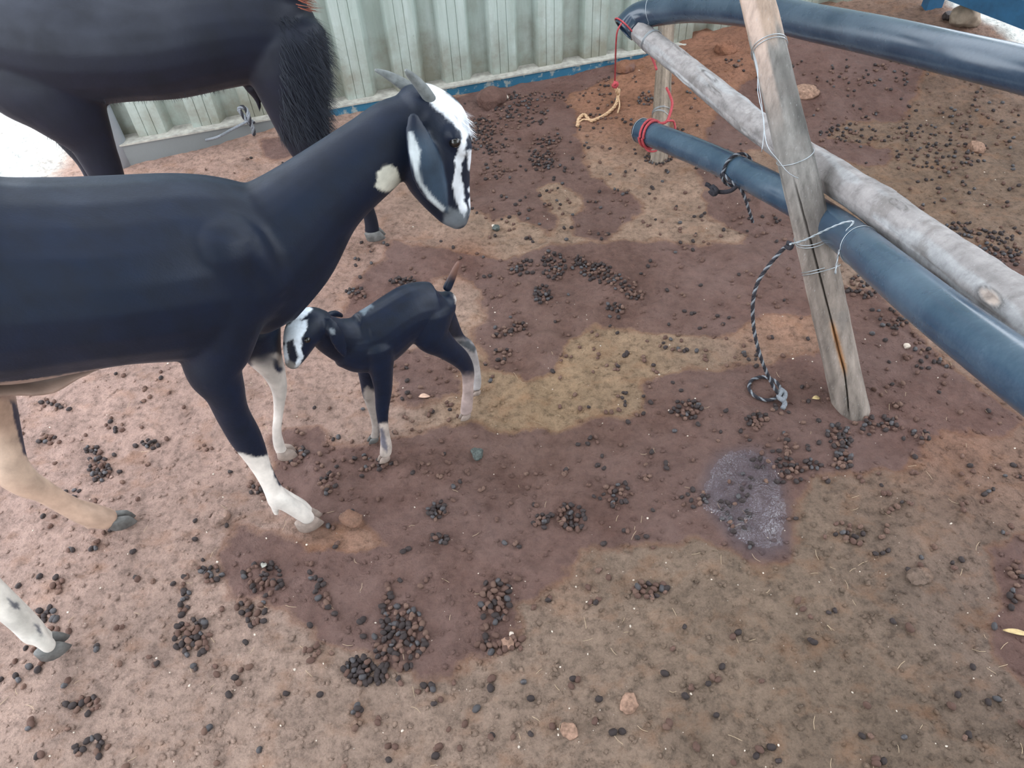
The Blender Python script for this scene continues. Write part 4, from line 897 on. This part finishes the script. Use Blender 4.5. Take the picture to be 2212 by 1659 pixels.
# clumps: (px, py, rx, ry, count, tilt, label, dark share)
CL = [
 (868,1375,48,62,62,.3,'in the long dense clump at bottom centre',.8),(790,1452,42,24,34,.2,'in the black clump at the lower stain end',.95),
 (1068,1300,30,48,26,.1,'in the clump at the right stain edge',.5),(1080,1392,48,22,16,0,'in the loose clump beside the flat pale brown stone',.5),
 (415,1378,34,36,30,.3,'in the clump halfway between hind hoof and bottom stain',.8),(572,1250,38,28,26,.5,'in the greyish clump under the small grey leaf flake',.85),
 (456,1240,22,16,13,.2,'in the tight dark clump left of the leaf flake clump',.95),(398,1300,12,32,11,0,'in the short column left of the stain',.7),
 (542,1325,28,22,14,.4,'in the small clump just inside the left stain edge',.6),(218,1015,22,24,24,0,'in the tall dark clump under the big goat belly',.9),
 (326,960,18,9,8,.1,'in the little clump right of the clump below the belly',.9),(246,920,20,14,7,.2,'in the little clump nearest the big goat belly',.8),(200,972,14,8,7,.1,'in the small clump above the tall dark clump',.9),
 (112,875,20,8,8,.3,'in the row of pellets beside the hind shank',.7),(108,952,24,10,8,0,'in the scatter left of the tall dark clump',.6),
 (98,1328,18,14,7,.4,'in the trio beside the near hind hoof',.9),(128,1270,14,20,6,0,'in the short line above the near hind hoof',.7),
 (690,1265,12,42,12,-.4,'in the thin diagonal line right of the leaf flake clump',.7),(835,1290,10,40,9,0,'in the vertical string above the dense bottom clump',.8),
 (945,1103,18,18,14,.2,'in the clump below the round grey-green stone',.8),(950,1165,16,10,8,.2,'in the small pile under that clump on dark dirt',.8),
 (1232,1118,30,24,24,.3,'in the clump left of the puddle on dark dirt',.8),(1165,1122,18,12,9,0,'in the few pellets left of the clump by the puddle',.8),(1330,1068,34,22,18,-.3,'in the diagonal trail leading to the puddle',.7),
 (1400,1274,36,16,17,0,'in the brown clump below the dark stain left of the puddle',.4),(1285,1300,10,8,3,0,'in the pair right of the bottom centre stain',.8),
 (1482,886,30,18,24,0,'in the clump on dark dirt left of the rope loop',.6),(1635,908,24,14,14,0,'in the clump just below the rope loop',.6),
 (1812,945,24,22,24,.3,'in the shiny grey clump below the leaning post foot',.95),(1820,995,20,18,18,.2,'in the lower half of the shiny clump below the post foot',.95),
 (1700,1000,60,46,40,0,'in the dark scatter between puddle and post foot',.8),(1595,1085,34,60,20,.2,'lying wet in the glistening puddle',1.),(1500,1080,28,20,12,0,'at the left rim of the puddle',.8),
 (1835,1150,30,22,12,.5,'in the dusty line right of the puddle',.6),(640,985,26,18,12,0,'in the clump between the big goat and the kid hooves',.6),(712,1045,20,22,12,0,'in the clump under the kid front hooves',.6),(555,1060,18,14,9,0,'in the clump behind the planted front hoof',.7),
 (830,1003,28,8,9,.1,'around the kid front hoof',.6),
 (870,610,26,7,26,0,'in the shiny black row behind the kid back',1.),(770,635,22,12,14,0,'in the clump left of the kid back',.6),
 (1195,575,22,26,34,-.4,'',.9),(1172,638,16,18,22,-.3,'',.95),(1292,590,36,18,40,.3,'',.95),(1250,565,14,12,14,0,'',.9),(1340,612,28,14,22,.3,'',.8),(1375,640,20,8,12,0,'',.8),(1330,665,18,8,12,0,'',.8),(1120,705,14,10,10,0,'',.7),(1085,720,20,14,12,0,'',.7),(1085,770,22,14,10,0,'',.6),(1130,580,30,16,16,0,'',.6),
 (1038,285,28,26,60,0,'',.95),(1060,320,34,14,26,0,'',.9),(1172,345,26,24,40,0,'',.9),(1180,300,30,14,22,0,'',.7),(1120,250,60,26,60,0,'',.7),(1150,210,60,10,30,0,'',.7),(1080,370,50,16,22,0,'',.7),(1420,345,26,10,30,0,'',.9),(1395,215,16,14,20,0,'',.9),
 (1300,200,40,30,20,0,'',.7),(2150,545,50,40,70,.3,'',.9),(2080,500,40,20,24,0,'',.8),(2040,340,90,24,50,0,'',.7),(1990,300,80,30,36,0,'',.7),(1840,290,50,20,30,0,'',.8),(1880,170,80,26,26,0,'',.6),(2120,250,80,30,26,0,'',.7),
 (1860,620,34,22,24,0,'',.8),(1930,690,30,20,16,0,'',.8),(2000,770,40,30,18,0,'',.6),(1900,920,50,20,22,0,'',.7),(1975,945,30,16,8,0,'',.5),
 (920,1490,16,12,5,0,'in the trio below the dense bottom clump',.9),(1535,1465,14,12,3,0,'in the large pair near the bottom right of centre',.9),(182,1522,34,16,11,0,'in the dusty group below the near hind hoof',.6),(200,1615,34,20,10,0,'in the dusty group at the bottom left corner',.6),(145,1475,10,8,2,0,'just below the near hind hoof',.9),
 (775,1535,10,12,5,0,'in the small upright pile low at centre left',.8),(500,1450,40,14,5,0,'in the sparse row left of the black clump',.6),(2190,1262,16,50,12,0,'in the column at the right edge',.6),(1985,1235,12,14,4,0,'on the lumpy reddish clod',.5),
 (1660,1630,30,16,4,0,'near the bottom edge right of centre',.9),(1895,1640,12,14,3,0,'in the dark pair at the bottom right',.9),(60,1440,40,40,8,0,'at the left edge beside the near hind hoof',.6),(240,780,6,6,0,0,'',.5)]
cand = []   # x, y, z, r, material, label
def pel(px, py, share, lab, stack=0):
    p = G(px, py); r = rng.uniform(.0040, .0062); u = rng.random()
    if py > 1250: r *= 1.1
    mk = ('drop_dark' if rng.random() < .8 else 'drop_grey') if u < share*.75 else ('drop_brown' if rng.random() < .7 else 'drop_tan')
    z = hgt(p[0], p[1])+r*.62+stack; cand.append((p[0], p[1], z, r, mk, lab))
for cx_, cy_, rx, ry, n_, tl, lab, share in CL:
    pts = []
    for _ in range(int(n_*1.15)):
        for tr_ in range(14):
            a = rng.uniform(0, 6.283); rr0 = rng.uniform(0, 1)**.6; ex = rx*rr0*math.cos(a)*1.15; ey = ry*rr0*math.sin(a)*1.15
            ex, ey = ex+tl*ey*(-1), ey+tl*ex; px, py = cx_+ex, cy_+ey; sc_ = FPX/proj(flat(px, py))[0, 2]
            if all(math.hypot(px-a_, (py-b_)*1.35) > sc_*.0088 for a_, b_ in pts): break
        stack = 0 if tr_ < 13 else .007
        pts.append((px, py)); pel(px, py, share, 'small rounded goat dropping '+lab if lab else '', stack)
ZONES = [((0,880,560,1659),85,'loose on the pale pinkish dirt at the left'),((560,900,1250,1659),95,'loose on the dirt between the kid and the bottom edge'),((1250,1000,2212,1659),60,'loose on the tan dirt at the lower right'),
 ((1040,560,1480,900),70,''),((1250,700,1800,1050),80,''),((1000,200,1320,520),150,''),((1250,130,1700,520),130,''),((1700,120,2212,520),190,''),((700,520,1050,640),30,''),((1450,450,1760,760),50,''),((1880,780,2212,1250),60,''),((240,800,560,900),16,''),((840,720,1000,930),30,''),((280,340,620,375),5,''),((1850,540,2212,760),40,''),((620,880,1000,1100),40,'')]
for (xa, ya, xb, yb), n_, lab in ZONES:
    for _ in range(n_):
        # more scatter near the far side of each zone, where the frame covers more ground
        px = rng.uniform(xa, xb); py = ya+(yb-ya)*rng.random()**1.15; pel(px, py, .55, 'small rounded goat dropping '+lab if lab else '')
        if rng.random() < .35: pel(px+rng.normal(0, 9), py+rng.normal(0, 6), .55, 'small rounded goat dropping '+lab if lab else '')
# pellets kept clear of hooves and posts
key = []
for i, c in enumerate(cand):
    pr = proj(np.array(c[:3]))[0]; vis = -10 < pr[0] < 2222 and -10 < pr[1] < 1669
    key.append((c[3]/pr[2] if (vis and c[5]) else -1, i))
key.sort(reverse=True); ind = [i for v, i in key[:300] if v > 0]; inds = set(ind)
LM = [((650,1125),'the planted white front hoof'),((250,1140),'the tan hind hoof'),((110,1400),'the white hind hoof'),((835,990),'the kid front hoof'),((1032,985),'the grey-green stone'),
 ((1600,1090),'the glistening puddle'),((1840,880),'the foot of the leaning post'),((1650,845),'the braided rope loop'),((478,1122),'the pale crusty clod'),((762,1124),'the pinkish clod'),((1095,1392),'the flat pale brown stone'),
 ((1985,1245),'the lumpy reddish clod'),((2190,1365),'the grey-green leaf'),((1230,1580),'the pale clod at the bottom edge'),((1360,1520),'the tan clod low at centre right'),((790,1452),'the black clump at bottom centre'),
 ((1400,1275),'the brown clump below the stain'),((573,1225),'the pale leaf flake'),((415,1378),'the clump halfway to the hind hoof'),((218,1015),'the tall dark clump under the belly'),((1763,862),'the small yellow leaf'),((1957,751),'the small white pebble'),((917,858),'the curled pinkish leaf'),
 ((1700,1400),'the bare tan patch below the puddle'),((1700,1620),'the bottom edge right of centre'),((2150,1600),'the bottom right corner'),((60,1620),'the bottom left corner'),((450,1600),'the bottom edge left of centre'),((860,1630),'the bottom edge at centre')]
LOOK = dict(drop_dark='black', drop_grey='dark grey', drop_brown='dusty brown', drop_tan='dirt-coated')
for i in ind:
    x_, y_, z_, r_, mk, lab = cand[i]; o = bpy.data.objects.new('dropping', PM[mk, i % 3]); COL.objects.link(o)
    o.location = (x_, y_, z_); o.scale = (r_, r_, r_); o.rotation_euler = (rng.uniform(-.4, .4), rng.uniform(-.4, .4), rng.uniform(0, 6.28))
    where = lab.replace('small rounded goat dropping ', '')
    if where.startswith('loose'):
        pr = proj(np.array([x_, y_, z_]))[0]; d_ = [math.hypot(pr[0]-a[0][0], pr[1]-a[0][1]) for a in LM]; q_ = int(np.argmin(d_)); (lx, ly), nm_ = LM[q_]; dx, dy = pr[0]-lx, pr[1]-ly
        side_ = ('right of' if dx > 0 else 'left of') if abs(dx) > abs(dy) else ('below' if dy > 0 else 'above')
        where = 'lying alone '+('just ' if d_[q_] < 75 else 'well ' if d_[q_] > 150 else '')+side_+' '+nm_
    tag(o, LOOK[mk]+' goat dropping '+where, 'dropping', LOOK[mk]+' goat droppings '+where)
for mk in ('drop_dark', 'drop_brown', 'drop_grey', 'drop_tan'):
    base = pellet_mesh(5); bc = coords(base); bf_ = np.array([tuple(p.vertices) for p in base.polygons]); V = []; F = []; n_ = 0
    for i, c in enumerate(cand):
        if i in inds or c[4] != mk: continue
        a = rng.uniform(0, 6.28); ca, sa = math.cos(a), math.sin(a); v = bc*c[3]; V.append(np.stack([v[:, 0]*ca-v[:, 1]*sa+c[0], v[:, 0]*sa+v[:, 1]*ca+c[1], v[:, 2]+c[2]], 1)); F += (bf_+n_).tolist(); n_ += len(bc)
    b = MB(); b.v = [np.concatenate(V)]; b.f = [tuple(f_) for f_ in F]
    nm_ = {'drop_dark': 'black', 'drop_brown': 'dusty brown', 'drop_grey': 'dark grey', 'drop_tan': 'dirt-coated'}[mk]
    tag(link('droppings', b.mesh('droppings'), M[mk]), nm_+' goat droppings strewn over the middle and far dirt floor', 'droppings', kind='stuff')

# crumbs, grit and straw bits
def crumbs(name, cnt, r0, r1, m, label, region, flatk=.6):
    bm = bmesh.new(); bmesh.ops.create_icosphere(bm, subdivisions=1, radius=1); bc = np.array([v.co[:] for v in bm.verts]); bf_ = np.array([[v.index for v in f_.verts] for f_ in bm.faces]); bm.free(); V = []; F = []
    P = np.stack([rng.uniform(region[0], region[2], cnt), rng.uniform(region[1], region[3], cnt)], 1)
    for i in range(cnt):
        px, py = P[i]; p = flat(px, py)
        while (p-W0) @ wn < .02: px, py = rng.uniform(region[0], region[2]), rng.uniform(350, region[3]); p = flat(px, py)   # keep clear of the wall
        z = float(hgt(p[0], p[1])); r = r0+(r1-r0)*rng.random()**3
        v = bc*(r*(1+.35*(rng.random((len(bc), 1))-.5)))*np.array([rng.uniform(.8, 1.4), rng.uniform(.7, 1.1), flatk]); a = rng.uniform(0, 6.28); ca, sa = math.cos(a), math.sin(a)
        V.append(np.stack([v[:, 0]*ca-v[:, 1]*sa+p[0], v[:, 0]*sa+v[:, 1]*ca+p[1], v[:, 2]+z+r*.2], 1)); F.append(bf_+i*len(bc))
    b = MB(); b.v = [np.concatenate(V)]; b.f = [tuple(f_) for f_ in np.concatenate(F).tolist()]
    mm = b.mesh(name)
    if m == M['ground']: cc = coords(mm); paint_soil(mm, cc[:, 0], cc[:, 1], 1.05)
    tag(link(name, mm, m), label, name.split('_')[-1], kind='stuff')
crumbs('dirt_crumbs', 9000, .0010, .0060, M['ground'], 'fine crumbs of dirt strewn all over the floor', (-40, 100, 2260, 1700))
crumbs('pale_grit', 700, .0008, .0028, M['palecrumb'], 'tiny pale grit specks strewn over the dirt floor', (-40, 150, 2260, 1700), .7)
b = MB()
for _ in range(150):
    px, py = rng.uniform(0, 2212), rng.uniform(700, 1659); p = flat(px, py); a = rng.uniform(0, 6.28); l = rng.uniform(.008, .025); bend = rng.normal(0, .3)
    pts = [np.array([p[0]+math.cos(a+bend*s_)*l*s_, p[1]+math.sin(a+bend*s_)*l*s_, 0]) for s_ in (0, .5, 1)]
    for q_ in pts: q_[2] = hgt(q_[0], q_[1])+.002
    b.add(*tube(pts, .00035, 4, 2))
tag(link('straw_bits', b.mesh('straw_bits'), M['straw']), 'thin pale straw and hair bits on the dirt', 'straw', kind='stuff')
